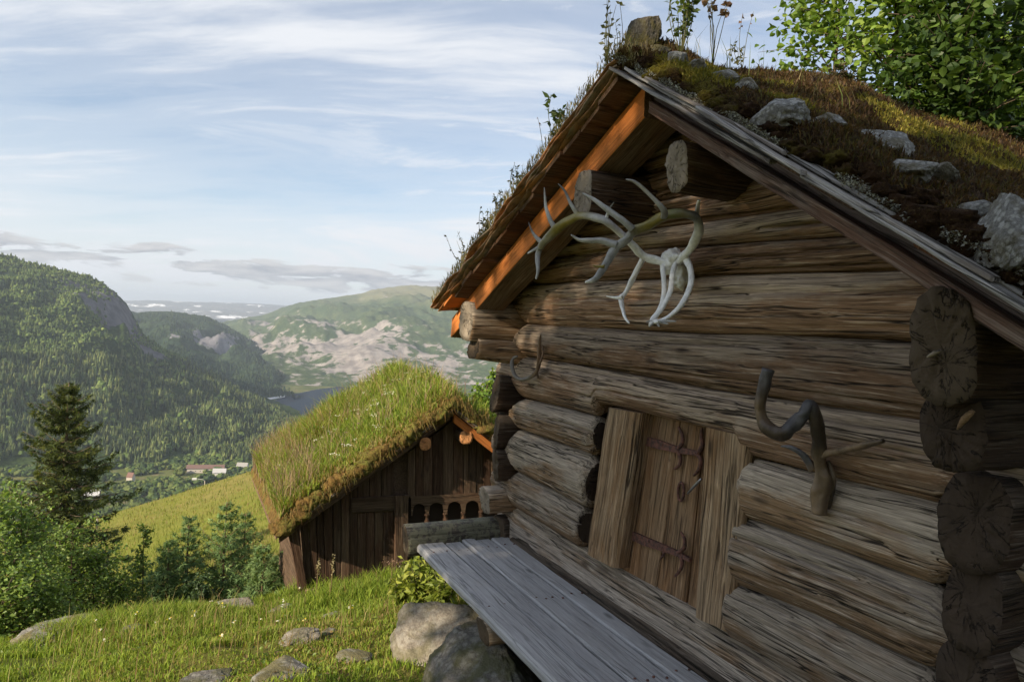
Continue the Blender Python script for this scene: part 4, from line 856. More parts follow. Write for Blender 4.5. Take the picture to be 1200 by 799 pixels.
# ------------------------------------------------------------------ antlers
def antler_piece(path, depth, rad, cols):
    """path in photo points, depth: metres out from the wall for each; cols per point"""
    P = np.array([wall(px, py, -d) for (px, py), d in zip(path, depth)]); V, a, b = tube(P, np.array(rad)*.86, 14, 6, seed=3, lump=.16, ridge=.13)
    k = len(P); n = (len(V)-2)//14; tt = np.linspace(0, k-1, n); C = np.stack([np.interp(tt, np.arange(k), np.array(cols)[:, i]) for i in range(3)], 1)
    return V, a, b, np.concatenate([np.repeat(C, 14, 0), C[:1], C[-1:]])
WHT, GRY, DRK, MOS = (.90, .90, .90), (.30, .30, .29), (.10, .095, .085), (.20, .165, .035)
def mx(a, b, k): return tuple(np.array(a)*(1-k)+np.array(b)*k)
def c2(pts): return [(620+x/3.805, 190+y/3.805) for x, y in pts]
def reindeer():
    o = empty('antler_trophy', tuple(wall(795, 300, 0)), 'large bleached reindeer antlers with skull plate hung on the gable logs', 'antlers')
    A = MB(); B = MB(); K = MB()
    def add(mb, pts, dep, rad, cols): V, a, b, c = antler_piece(c2(pts), dep, rad, cols); mb.add(V, a, b, c)
    def spread(a, b, n): return np.linspace(a, b, n)
    p = [(640, 450), (580, 441), (510, 418), (460, 370), (400, 310), (340, 262), (270, 240), (220, 242), (170, 265), (120, 300), (82, 340), (52, 378), (40, 420), (40, 480), (31, 522)]
    add(A, p, [.16, .20, .26, .34, .44, .54, .57, .58, .60, .62, .64, .65, .66, .67, .68], [.026, .024, .026, .025, .026, .026, .025, .026, .028, .030, .026, .022, .018, .013, .005], [WHT]*5+[mx(WHT, GRY, .7), mx(GRY, MOS, .5), MOS, MOS, MOS, mx(MOS, GRY, .5), mx(MOS, GRY, .3), GRY, GRY, mx(GRY, WHT, .5)])
    add(A, [(222, 240), (190, 192), (160, 130), (130, 97)], [.58, .60, .62, .64], [.018, .013, .010, .003], [MOS, GRY, DRK, DRK])
    add(A, [(118, 298), (95, 258), (75, 195), (68, 113)], [.62, .64, .66, .68], [.020, .015, .011, .003], [GRY, GRY, mx(GRY, WHT, .4), GRY])
    add(A, [(60, 362), (32, 335), (12, 305), (-2, 268)], [.64, .66, .67, .68], [.018, .013, .009, .003], [GRY, GRY, DRK, DRK])
    add(A, [(44, 380), (20, 393), (-6, 407)], [.65, .66, .67], [.014, .009, .003], [GRY, GRY, WHT])
    add(A, [(345, 255), (350, 225), (362, 203), (378, 180)], [.53, .54, .55, .56], [.012, .007, .006, .002], [WHT, WHT, GRY, GRY])
    add(A, [(510, 425), (472, 500), (432, 578), (412, 605), (416, 645), (427, 690), (446, 718)], spread(.22, .40, 7), [.020, .018, .018, .018, .014, .012, .004], [WHT]*7)
    add(A, [(415, 602), (385, 604), (345, 598)], [.36, .38, .40], [.012, .008, .003], [WHT]*3)
    add(A, [(592, 441), (600, 520), (600, 600), (580, 660), (548, 700), (536, 730)], spread(.18, .40, 6), [.018, .015, .014, .013, .012, .005], [WHT]*6)
    q = [(660, 450), (695, 415), (733, 367), (756, 312), (755, 265), (735, 240), (690, 230), (640, 232), (590, 247), (530, 282), (470, 307), (430, 350), (382, 388), (350, 440), (322, 490), (292, 523), (250, 536)]
    add(B, q, spread(.16, .72, 17), [.027, .026, .027, .026, .026, .027, .028, .028, .027, .028, .029, .027, .026, .023, .020, .016, .005], [WHT]*3+[mx(WHT, GRY, .4), GRY, DRK, mx(DRK, MOS, .5), (.14, .15, .06), MOS, MOS, mx(MOS, GRY, .4), GRY, GRY, GRY, mx(GRY, DRK, .3), GRY, WHT])
    add(B, [(603, 240), (600, 212), (560, 168), (512, 122), (470, 88), (432, 77)], spread(.46, .66, 6), [.020, .017, .013, .012, .010, .003], [GRY, GRY, GRY, mx(GRY, MOS, .3), GRY, GRY])
    add(B, [(462, 300), (420, 262), (350, 212), (290, 168), (238, 139)], spread(.54, .72, 5), [.020, .016, .017, .014, .004], [GRY, GRY, GRY, mx(GRY, WHT, .3), GRY])
    add(B, [(395, 372), (330, 352), (270, 350), (222, 346), (188, 325)], spread(.58, .76, 5), [.022, .018, .016, .013, .004], [GRY, GRY, GRY, mx(GRY, WHT, .4), GRY])
    add(B, [(748, 245), (750, 212), (757, 170)], [.30, .32, .34], [.014, .012, .009], [GRY, GRY, WHT])
    add(B, [(335, 465), (305, 466), (284, 461)], [.68, .70, .72], [.010, .006, .002], [MOS]*3)
    add(B, [(700, 428), (722, 490), (716, 560), (682, 630), (625, 688), (560, 716)], spread(.18, .42, 6), [.021, .017, .016, .016, .014, .010], [WHT]*6)
    add(B, [(655, 452), (640, 492), (631, 570), (600, 640), (562, 690), (540, 722)], spread(.18, .42, 6), [.019, .016, .015, .014, .013, .010], [WHT]*6)
    for e in [(521, 712), (535, 736), (580, 733), (590, 712), (620, 722), (655, 710)]:
        add(B, [(565, 708), ((565+e[0])/2, (706+e[1])/2), e], [.40, .41, .43], [.011, .008, .003], [WHT, GRY, GRY])
    V, F3 = blob_unit(3, 3); c0 = wall(*c2([(645, 445)])[0], -.13); c1 = wall(*c2([(676, 505)])[0], -.10)
    for c, s, sd in ((c0, (.075, .06, .07), 4), (c1, (.05, .06, .075), 5)):
        U = V*(1+.35*sn(V, sd, 2.6, 3))[:, None]*np.array(s)+c; K.add(U, None, F3, WHT)
    for (x, y) in [(622, 425), (655, 412), (668, 415)]: add(K, [(640, 440), ((640+x)/2, (440+y)/2-6), (x, y)], [.16, .19, .2], [.02, .016, .008], [WHT]*3)
    A.obj('antler', M_ANTLER, o); B.obj('antler', M_ANTLER, o); K.obj('skull', M_ANTLER, o)
reindeer()
def stump_antler():
    o = MB(); c = lambda pts: [(860+x/3.995, 420+y/3.995) for x, y in pts]
    BR, BL, TN = (.050, .036, .026), (.085, .082, .088), (.165, .115, .072)
    for pts, dep, rad, cols in [
        ([(398, 728), (405, 640), (412, 560), (402, 480), (400, 400), (392, 330), (378, 262), (352, 232), (318, 272), (268, 322), (228, 350), (180, 338), (142, 296), (126, 240), (134, 160), (148, 95), (160, 52)], np.concatenate([[.13, .13, .14, .15, .18, .21, .24, .26, .29, .31, .33, .35, .36, .37, .38, .38, .38]]), [.034, .044, .040, .031, .033, .036, .036, .040, .029, .032, .038, .036, .031, .027, .029, .026, .030], [TN, TN, TN, TN, BR, BR, BR, BL, BL, BL, BR, BR, mx(BR, TN, .4), TN, BR, BL, BL]),
        ([(372, 520), (345, 478), (310, 440), (262, 416), (220, 410)], [.14, .16, .18, .19, .20], [.022, .018, .016, .012, .004], [TN, BL, BL, BL, BL]),
        ([(412, 462), (440, 442), (520, 427), (620, 403), (700, 384)], [.15, .17, .20, .23, .25], [.022, .016, .019, .017, .010], [BR, TN, TN, TN, BR]),
        ([(440, 700), (452, 620), (458, 540), (440, 480)], [.10, .105, .11, .12], [.016, .020, .018, .010], [BR, BR, TN, BR])]:
        V, a, b, cc = antler_piece(c(pts), dep, rad, cols); V = V+nrm((.3, -1, .2))*(.006*sn(V, 91, 16, 3, .7)+.004*sn(V*np.array([3, 3, .6]), 92, 30, 2))[:, None]; cc = cc*(1+.55*sn(V*np.array([2, 2, .7]), 93, 14, 3, .7))[:, None].clip(.35, 2); o.add(V, a, b, cc)
    tag(o.obj('moose_antler', M_ANTLER), 'thick dark brown bent antler stump nailed beside the door', 'antler')
stump_antler()
def small_antler():
    o = MB(); c = lambda pts: [(540+x/6, 320+y/6) for x, y in pts]; G, B_ = (.17, .155, .14), (.15, .095, .06)
    for pts, dep, rad, cols in [([(398, 585), (368, 600), (358, 650), (378, 715), (420, 745), (475, 738), (528, 698), (546, 640), (550, 560), (556, 480), (562, 432)], [.19, .20, .21, .20, .18, .16, .15, .15, .16, .17, .18], [.008, .014, .016, .017, .017, .017, .018, .018, .016, .012, .004], [G, G, G, G, G, G, B_, B_, B_, B_, B_]), ([(545, 650), (568, 600), (580, 540), (570, 500)], [.15, .14, .13, .12], [.014, .012, .009, .004], [B_]*4), ([(500, 720), (528, 690), (545, 740)], [.15, .14, .12], [.012, .014, .008], [G, G, B_])]:
        V, a, b, cc = antler_piece(c(pts), dep, rad, cols); o.add(V, a, b, cc)
    tag(o.obj('small_antler', M_ANTLER), 'small hooked brown antler on the log corner at the bench end', 'antler')
small_antler()

# ------------------------------------------------------------------ the turf-roofed cottage
XG = -9.0; XO = -8.72; XE = -12.0                    # gable wall, roof front edge, far end
ap = gable2(532, 483, XO); lo = gable2(323, 632, XO); ro = gable2(583, 523, XO)
KL = (ap[2]-lo[2])/(ap[1]-lo[1]); KR = (ap[2]-ro[2])/(ro[1]-ap[1]); YA2, ZA2 = ap[1], ap[2]; YL2 = lo[1]; YR2 = YA2+2.35
def deck2(y): y = np.asarray(y, float); return np.where(y < YA2, ZA2+KL*(y-YA2), ZA2-KR*(y-YA2))
cot = empty('turf_cottage', (-11, YA2, gz(-11, 0)[0]), 'dark board cottage under a thick overgrown grass roof with small arched gallery', 'cottage')
bl = gable2(358, 694, XG); brz = bl[2]
gw = MB(); yr = YR2-.35; yl = bl[1]+.02
zt = lambda y: float(deck2(y))-.05
pr = [(yl, brz-.6), (yr, brz-.6), (yr, zt(yr)), (YA2, zt(YA2)), (yl, zt(yl))]
V = [(XG-.03, y, z) for y, z in pr]+[(XE+.3, y, z) for y, z in pr]
gw.add(V, [(0, 5, 9, 4), (1, 2, 7, 6), (0, 1, 6, 5)], None); gw.F3.append(np.array([(0, 4, 3), (0, 3, 1), (1, 3, 2), (5, 8, 9), (5, 6, 8), (6, 7, 8)]))
gwall = gw.obj('wall', W_COT, cot, False)
RLx = [336, 353, 439, 529, 532, 583, 660]; RLy = [628, 616, 555, 493, 488, 527, 585]
def roofy(px): return float(np.interp(px, RLx, RLy))
def gb(name, parent, tl, bl_, tr, br_, x, th, mat, seed, nl=8, **k):
    return board(name, parent, gable2(*tl, x), gable2(*bl_, x), gable2(*tr, x), gable2(*br_, x), (-th, 0, 0), mat, nl, 4, seed, **k)
c7 = lambda x, y: (330+x/3.474, 470+y/3.474)
r_ = np.random.default_rng(5)
# upper gable boards
ex = [478, 487, 496, 507, 519, 531.5, 543, 549.5, 558, 566, 575, 584, 594, 606, 620]
for k in range(len(ex)-1):
    a, b = ex[k]+.25, ex[k+1]-.25; bot = 582-(a-480)*.06
    gb('wall_board', gwall, (a, roofy(a)+2), (a, bot), (b, roofy(b)+2), (b, bot-.7), XG+.02+r_.uniform(0, .015), .03, W_COT, 300+k, wob=.003, tone=r_.uniform(.2, .9))
# lower left boards and the framed hatch
ex = [349, 358, 366.5, 374, 381.5, 391, 400, 410, 419, 429, 439, 449, 461.5]
for k in range(len(ex)-1):
    a, b = ex[k]+.25, ex[k+1]-.25; rb = 692-(a-358)*.122; dx = .075*(1-(k/12.0)); tpx = lambda q: max(roofy(q)+2, 566 if q > 415 else 0)
    top = max(roofy(a)+1, 601-.06*(a-420)) if a > 418 else roofy(a)+1
    lean = 4*np.clip((395-a)/45, 0, 1)
    gb('wall_board', gwall, (a-2*lean, top), (a, rb), (b-2*lean*.9, max(roofy(b)+1, top-.5) if a > 418 else roofy(b)+1), (b, rb-1), XG+.015+r_.uniform(0, .02), .03, W_COT, 330+k, wob=.003, tone=r_.uniform(.1, .6))
ex = [419, 433, 447, 461.5]
for k in range(3): gb('wall_board', gwall, (ex[k]+.3, roofy(ex[k])+1), (ex[k]+.3, 600), (ex[k+1]-.3, roofy(ex[k+1])+1), (ex[k+1]-.3, 599), XG+.018, .03, W_COT, 350+k, tone=.5)
gb('rail', gwall, (412, 584), (478, 579.5), (412, 601), (478, 597), XG+.05, .03, W_COT, 361, tone=.7)
gb('post', gwall, (463, 581), (463, 680), (479, 580), (478, 678), XG+.075, .07, W_COT, 362, 12, tone=.6, wob=.005)
gb('corner_post', gwall, (338, 622), (352, 699), (349, 622), (362, 699), XG+.07, .10, W_COT, 363, 12, tone=.25, wob=.006)
gb('sill_beam', gwall, (358, 691), (600, 660), (358, 699), (600, 668), XG+.11, .14, W_GREYLOG, 364, 20, tone=.5, wob=.006)
# arched gallery
def arcade():
    e = [c7(x, 0)[0] for x in (527, 592, 667, 740, 812, 886, 960, 1034, 1108)]; arc = mesh_arch(e); return arc
def mesh_arch(e):
    V = []; n = 0; F4 = []
    xt, xb = XG+.05, XG+.0; cols_ = []
    for k in range(len(e)-1):
        for q in np.linspace(0, 1, 13)[:(None if k == len(e)-2 else -1)]: cols_.append((e[k]+(e[k+1]-e[k])*q, q))
    rows = []
    for px, q in cols_:
        dyl = -.055*(px-480); top = 581.5+dyl; u = abs(q-.5)*2; u2 = u/.80
        arch = 590.5+dyl+(8.0*(1-math.sqrt(max(0, 1-u2*u2))) if u2 < 1 else 14.0)
        rows.append((gable2(px, top, xt), gable2(px, arch, xt), gable2(px, top, xb), gable2(px, arch, xb)))
    V = np.array(rows).reshape(-1, 3); m = len(rows)
    for i in range(m-1): a = 4*i; b = a+4; F4 += [(a, a+1, b+1, b), (a+2, b+2, b+3, a+3), (a+1, a+3, b+3, b+1), (a, b, b+2, a+2)]
    MI = frame(gable2(480, 585, XG), gable2(600, 578, XG)); Mi = np.array(MI.inverted())
    o = mesh('arch_board', V@Mi[:3, :3].T+Mi[:3, 3], np.array(F4), W_COT, cot, MI, False, None, np.full((len(V), 3), .6))
    for k in range(1, len(e)-1):
        dyl = -.055*(e[k]-480); pts = [(603, .032), (604, .040), (606, .026), (608.5, .022), (611, .034), (614, .042), (618, .036), (622, .024), (626, .042), (640, .042)]
        P = [gable2(e[k], y+dyl, XG+.025) for y, _ in pts]; b = MB(); b.tube(P, [q for _, q in pts], 10, 2, (.15, .15, .15)); b.obj('baluster', W_COT, o)
    return o
arcade()
MB().box((XG-.026, gable2(479, 600, XG)[1], brz), (XG-.018, yr-.05, gable2(479, 585, XG)[2])).obj('gallery_shade_sheet', M_DARK, cot, False)  # flat near-black sheet, paints the shade behind the arches
# purlin ends
for k, (px, py, r0) in enumerate([(498.5, 520, .082), (546.5, 512.5, .092)]):
    p = gable2(px, py, XG+.26); make_log('purlin', cot, p, (XG-.2, p[1], p[2]), lambda s: (0*s, 0*s, r0+0*s, r0+0*s), [W_COT, E_ORANGE], 14, 24, 370+k, .03, 2, None)
rf2 = MB()
V = [(x, y, float(deck2(y))+dz) for dz in (0, .035) for x in (XO, XE) for y in (YL2, YA2, YR2)]
rf2.add(V, [(0, 1, 4, 3), (1, 2, 5, 4), (6, 9, 10, 7), (7, 10, 11, 8), (0, 6, 7, 1), (1, 7, 8, 2), (0, 3, 9, 6), (2, 8, 11, 5), (3, 4, 10, 9), (4, 5, 11, 10)])
roof2 = rf2.obj('roof', W_DECK, cot, False)
def edge2(name, ya, yb, o0, o1, x, th, mat, seed, tone=.5):
    f = lambda y, o: (x, y, float(deck2(y))+o); return board(name, roof2, f(ya, o0), f(yb, o0), f(ya, o1), f(yb, o1), (-th, 0, 0), mat, 16, 4, seed, .006, .006, 0, tone)
edge2('bargeboard', YA2+.02, YR2, -.01, -.13, XO-.03, .05, W_ORANGE, 381)
edge2('bargeboard', YA2-.02, YL2+.05, -.01, -.10, XO-.05, .05, W_COT, 382)
edge2('turf_board', YA2-.0, YL2, .075, .036, XO+.03, .16, W_SILVER, 383, .3)
edge2('turf_board', YA2+.0, YR2, .065, .036, XO+.02, .16, W_SILVER, 384, .4)
def h2(P): return .19+.05*sn(P, 391, 2.2, 3)
def turf2(ya, yb, seed, nx=120, ny=80):
    x = XO-(XO-XE)*np.linspace(0, 1, nx)**1.4; y = np.linspace(ya, yb, ny); X, Yg = np.meshgrid(x, y, indexing='ij'); P = np.stack([X.ravel(), Yg.ravel(), 0*X.ravel()], 1)
    t = h2(P)+.028*sn(P, seed+1, 9, 3, .7)+.012*sn(P, seed+2, 30, 2); de = np.minimum(XO-X, np.minimum(X-XE, np.abs(Yg-(ya if abs(ya-YA2) > .4 else yb)))).ravel(); t = t*smooth01((de+.03)/.12)**.5
    V = np.stack([X.ravel()+.035*sn(P, seed+4, 5, 3)*np.exp(-(XO-X.ravel())*6), Yg.ravel(), deck2(Yg).ravel()+.06+t], 1)
    return tag(mesh('turf', V, grid_faces(nx, ny)[:, ::-1], M_TURF2, roof2), kind='stuff')
def m_turf2():
    m, t = new_mat('grassy_turf'); tc = t.n('ShaderNodeTexCoord').outputs['Object']
    p = t.noise(tc, 3.2, 6, .6, .3); n = t.noise(tc, 16, 8, .68); f = t.noise(tc, 60, 5, .65)
    c = t.mix(t.ramp(p, [(.45, 0.0), (.58, 1.0)]), (.17, .105, .035), (.15, .155, .035)); c = t.mix(t.ramp(n, [(.38, .8), (.55, 0.0)]), c, (.055, .036, .016)); c = t.mix(t.ramp(f, [(.5, 0.0), (.7, .5)]), c, (.26, .19, .075))
    finish(t, c, .98, t.math('ADD', n, t.math('MULTIPLY', f, .5)), 1.0, .05, .08); return m
M_TURF2 = m_turf2()
turf2(YL2-.03, YA2+.12, 401); turf2(YA2-.12, YR2, 402)
def roof_grass():
    r = np.random.default_rng(9); n = 40000; x = XO-.02-(XO-XE-.05)*r.uniform(0, 1, n)**1.25; y = np.concatenate([r.uniform(YL2+.03, YA2, int(n*.78)), r.uniform(YA2, YR2, n-int(n*.78))])
    P = np.stack([x, y, 0*x], 1); z = deck2(y)+.03+h2(P); cl = sn(P, 411, 2.0, 3, .6); cl2 = sn(P, 412, 1.3, 2)
    edge = np.exp(-(XO-x)*5)
    h = np.clip(.15+.13*cl+.20*r.uniform(0, 1, n)**2+.12*np.clip(sn(P, 417, 3.5, 2), 0, 1)+.10*smooth01((-x-9.6)/1.5), .05, .7)*(1-.6*edge)
    green = np.array([(.165, .245, .028), (.22, .29, .040), (.12, .19, .028), (.27, .30, .06)]); dry = np.array([(.30, .22, .085), (.26, .175, .060), (.33, .27, .13)])
    c = pick(green, n, 3, .15); d = pick(dry, n, 4, .15); isd = (r.uniform(size=n) < np.clip(.10+.3*cl2+.45*edge, .03, .9))
    P = np.stack([x, y, z], 1); V, F3, C = blades(P, h, .011+.004*r.uniform(size=n), np.where(isd[:, None], d, c), 5, .45)
    tag(mesh('roof_grass', V, F3, M_GRASS, roof2, None, False, None, C), kind='stuff')
    # broad-leaved weeds between the grass
    n = 5200; x = XO-.15-(XO-XE-.2)*r.uniform(0, 1, n); y = r.uniform(YL2+.05, YR2-.4, n); P = np.stack([x, y, 0*x], 1); k = sn(P, 418, 2.3, 3, .6) > .05; P = P[k]; n = len(P); P[:, 2] = deck2(P[:, 1])+h2(P)+r.uniform(.05, .33, n)
    V, F3, C = leaves(P, r.uniform(.03, .065, n), pick([(.10, .17, .035), (.14, .21, .04), (.17, .22, .05), (.20, .15, .10)], n, 19, .2), 20, .1, .5); tag(mesh('roof_weeds', V, F3, M_LEAF, roof2, None, False, None, C), kind='stuff')
    # dry roots and straw hanging over the gable edge
    n = 2600; y = r.uniform(YL2, YA2+.9, n); P = np.stack([np.full(n, XO+.02)+r.uniform(-.04, .05, n), y, deck2(y)+.06+r.uniform(.0, .17, n)], 1)
    V, F3, C = blades(P, r.uniform(.05, .15, n), .008, pick([(.24, .15, .05), (.17, .10, .035), (.20, .17, .045), (.12, .12, .03)], n, 8, .2), 6, .5, (.55, 0, -.9))
    tag(mesh('hanging_straw', V, F3, M_GRASS, roof2, None, False, None, C), kind='stuff')
    # white umbels and pinkish grass heads
    n = 150; x = XO-.2-(XO-XE-.4)*r.uniform(0, 1, n); y = r.uniform(YL2+.1, YA2-.1, n); P = np.stack([x, y, 0*x], 1); k = sn(P, 415, 1.5, 2) > -.1; P = P[k]; P[:, 2] = deck2(P[:, 1])+h2(P)+r.uniform(.22, .34, len(P)); mb = MB()
    for p in P:
        q = p+r.normal(0, .022, (9, 3))*(1, 1, .25); V, F3, C = leaves(q, .018, np.tile((.72, .72, .66), (9, 1)), int(p[0]*1e4) % 999, 0, 1.2, 3); mb.add(V, None, F3, (.70, .70, .62)); mb.tube([p-(0, 0, .3), p], .003, 3, 1, (.12, .16, .04))
    tag(mb.obj('roof_flowers', M_GRASS, roof2, False), kind='stuff')
    n = 2200; x = XE+.1+(XO-XE-.2)*r.uniform(0, 1, n)**1.3; y = np.where(r.uniform(size=n) < .5, r.uniform(YL2, YL2+.5, n), r.uniform(YL2, YA2+.3, n)); P = np.stack([x, y, 0*x], 1); P[:, 2] = deck2(y)+h2(P)
    V, F3, C = blades(P, r.uniform(.35, .62, n), .007, pick([(.30, .22, .15), (.34, .26, .13), (.26, .17, .14)], n, 12, .15), 13, .3); tag(mesh('roof_grass', V, F3, M_GRASS, roof2, None, False, None, C), kind='stuff')
roof_grass()
def moss_edge():
    r = np.random.default_rng(44); V0, F3 = blob_unit(4, 2); mb = MB()
    for y in np.concatenate([np.arange(YL2-.03, YA2, .034), np.arange(YA2+.25, YA2+1.2, .07)]):
        s = r.uniform(.05, .105); c = np.array([XO+r.uniform(-.06, .035), y+r.normal(0, .02), float(deck2(y))+.085+r.uniform(-.01, .10)]); U = V0*(1+.4*sn(V0+y, 45, 2.4, 3))[:, None]*np.array([s, s*1.2, s*.8])+c; mb.add(U, None, F3)
    tag(mb.obj('moss_clumps', M_TURF2, roof2), kind='stuff')
moss_edge()

# ------------------------------------------------------------------ stones
def rock(name, c, s, seed, mat, label, cat='stone', group=None, sub=5, rot=0.0, rough=.24, flat=.0):
    V, F3 = blob_unit(seed, sub); U = V*(1+rough*sn(V, seed, 1.5, 4, .55))[:, None]; U = U*(1+.05*sn(V, seed+3, 7, 3))[:, None]
    rp = np.random.default_rng(seed+5)
    for _ in range(11):                                   # broken faces
        nv = rp.normal(size=3); nv /= np.linalg.norm(nv); d_ = rp.uniform(.55, .92); U = U-np.clip(U@nv-d_, 0, None)[:, None]*nv*.88
    U = U*(1+.035*sn(V, seed+6, 5, 4, .65)+.018*sn(V, seed+7, 19, 3, .7))[:, None]
    if flat: U[:, 2] = np.where(U[:, 2] > flat, flat+(U[:, 2]-flat)*.3, U[:, 2])
    U = U*np.array(s); ca, sa = math.cos(rot), math.sin(rot); U = np.stack([U[:, 0]*ca-U[:, 1]*sa, U[:, 0]*sa+U[:, 1]*ca, U[:, 2]], 1)
    return tag(mesh(name, U, F3, mat, None, Matrix.Translation(Vector([float(q) for q in c])), True), label, cat, group)
def ground_stone(px, py, wpx, hpx, seed, mat, label, deep=.6, fl=.35):
    g = ground_hit(px, py); d = np.linalg.norm(g-CAM); w = wpx*d/F/2; h = hpx*d/F
    rock('stone', (g[0], g[1], g[2]-h*.05), (w*.75, w, h*.85), seed, mat, label, rot=.45, flat=fl)
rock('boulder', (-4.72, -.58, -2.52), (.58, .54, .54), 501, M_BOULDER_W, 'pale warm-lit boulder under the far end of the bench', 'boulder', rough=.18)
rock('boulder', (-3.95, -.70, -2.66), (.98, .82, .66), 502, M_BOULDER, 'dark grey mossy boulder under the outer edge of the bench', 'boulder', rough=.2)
ground_stone(80, 742, 84, 22, 503, M_STONE, 'long flat grey stone beside the tall grass tussock in the lawn')
ground_stone(156, 742, 26, 20, 504, M_STONE, 'small upright grey stone beside the long flat stone')
ground_stone(352, 752, 50, 26, 505, M_BOULDER_W, 'rounded stone with warm brown face in the lawn')
ground_stone(330, 716, 30, 16, 506, M_STONE, 'grey stone half hidden in grass before the cottage corner')
ground_stone(390, 724, 30, 12, 507, M_STONE, 'low pale stone in grass before the cottage wall')
ground_stone(414, 773, 50, 18, 508, M_STONE, 'flat pale stone lying between the brown-faced stone and the boulders')
ground_stone(330, 792, 78, 20, 509, M_STONE, 'broad flat grey slab lying level in the lawn')
ground_stone(240, 800, 60, 16, 510, M_BOULDER, 'flat mossy slab beside the broad grey slab')
ground_stone(386, 742, 20, 10, 511, M_STONE, 'small grey stone right behind the brown-faced stone')
ground_stone(20, 765, 40, 9, 512, M_BOULDER, 'low mossy stone sunk in grass before the long flat stone')
ground_stone(268, 714, 70, 10, 513, M_BOULDER_W, 'low brown earth-fast rock at the lawn edge by the young pines')
def roof_hit(px, py, lift=.20):
    d = ray(px, py); t = (ZA+lift+SR*XA-(CAM[2]+SR*CAM[0]))/(d[2]+SR*d[0]); return CAM+t*d
for k, (px, py, w, h, lb) in enumerate([(787, 66, 26, 16, 'flat lichened stone on the roof next to the ridge stub'), (814, 77, 22, 16, 'second stone from the ridge stub on the mossy roof edge'), (843, 90, 30, 20, 'stone half grown over by yellow moss near the ridge'), (870, 103, 24, 20, 'rounded dark grey stone beside yellow moss on the roof'), (912, 129, 46, 30, 'large rough pointed stone on the mossy roof'), (960, 142, 42, 20, 'low grey stone in moss beside the large pointed one'), (1022, 167, 60, 34, 'big rounded white-flecked stone on the roof below the sapling'), (1060, 192, 44, 20, 'low pale stone touching its flat neighbour on the roof'), (1094, 198, 36, 18, 'flat pale stone right beside the low pale one'), (1186, 266, 66, 66, 'largest whitish lichened stone on the roof near the eave'), (1140, 236, 30, 14, 'small grey stone in moss above the largest roof stone')]):
    p = roof_hit(px, py); d = np.linalg.norm(p-CAM); rock('roof_stone', p+np.array([.0, .02, -.02]), (w*d/F*.62, w*d/F*.55, h*d/F*.66), 520+k, M_STONE_R, lb, 'stone', None, 5, .3*k, .30)
# weathered stub at the ridge
W_STUB = m_stone('lichened_stub', (.060, .053, .043), (.135, .120, .098), (.21, .205, .17), (.09, .08, .03), .5, .4, 3.0)
V, F3 = blob_unit(3, 5)
for sd, c, sz in ((77, wall(755, 44, -.46), (.105, .085, .150)), (78, wall(742, 68, -.50), (.13, .10, .075)), (79, wall(768, 66, -.45), (.09, .08, .06))):
    U = V*(1+.22*sn(V, sd, 1.6, 4))[:, None]; rp = np.random.default_rng(sd)
    for nv in ([(0, 0, 1.0), (1, 0, .15), (-1, 0, .25), (0, -1, .1)]+list(rp.normal(size=(5, 3)))): nv = nrm(nv); U = U-np.clip(U@nv-rp.uniform(.6, .85), 0, None)[:, None]*nv*.9
    U = U*(1+.05*sn(V, sd+3, 7, 4, .65))[:, None]; mesh('ridge_stub', U*np.array(sz), F3, W_STUB, roof, Matrix.Translation(Vector([float(q) for q in c])), True)

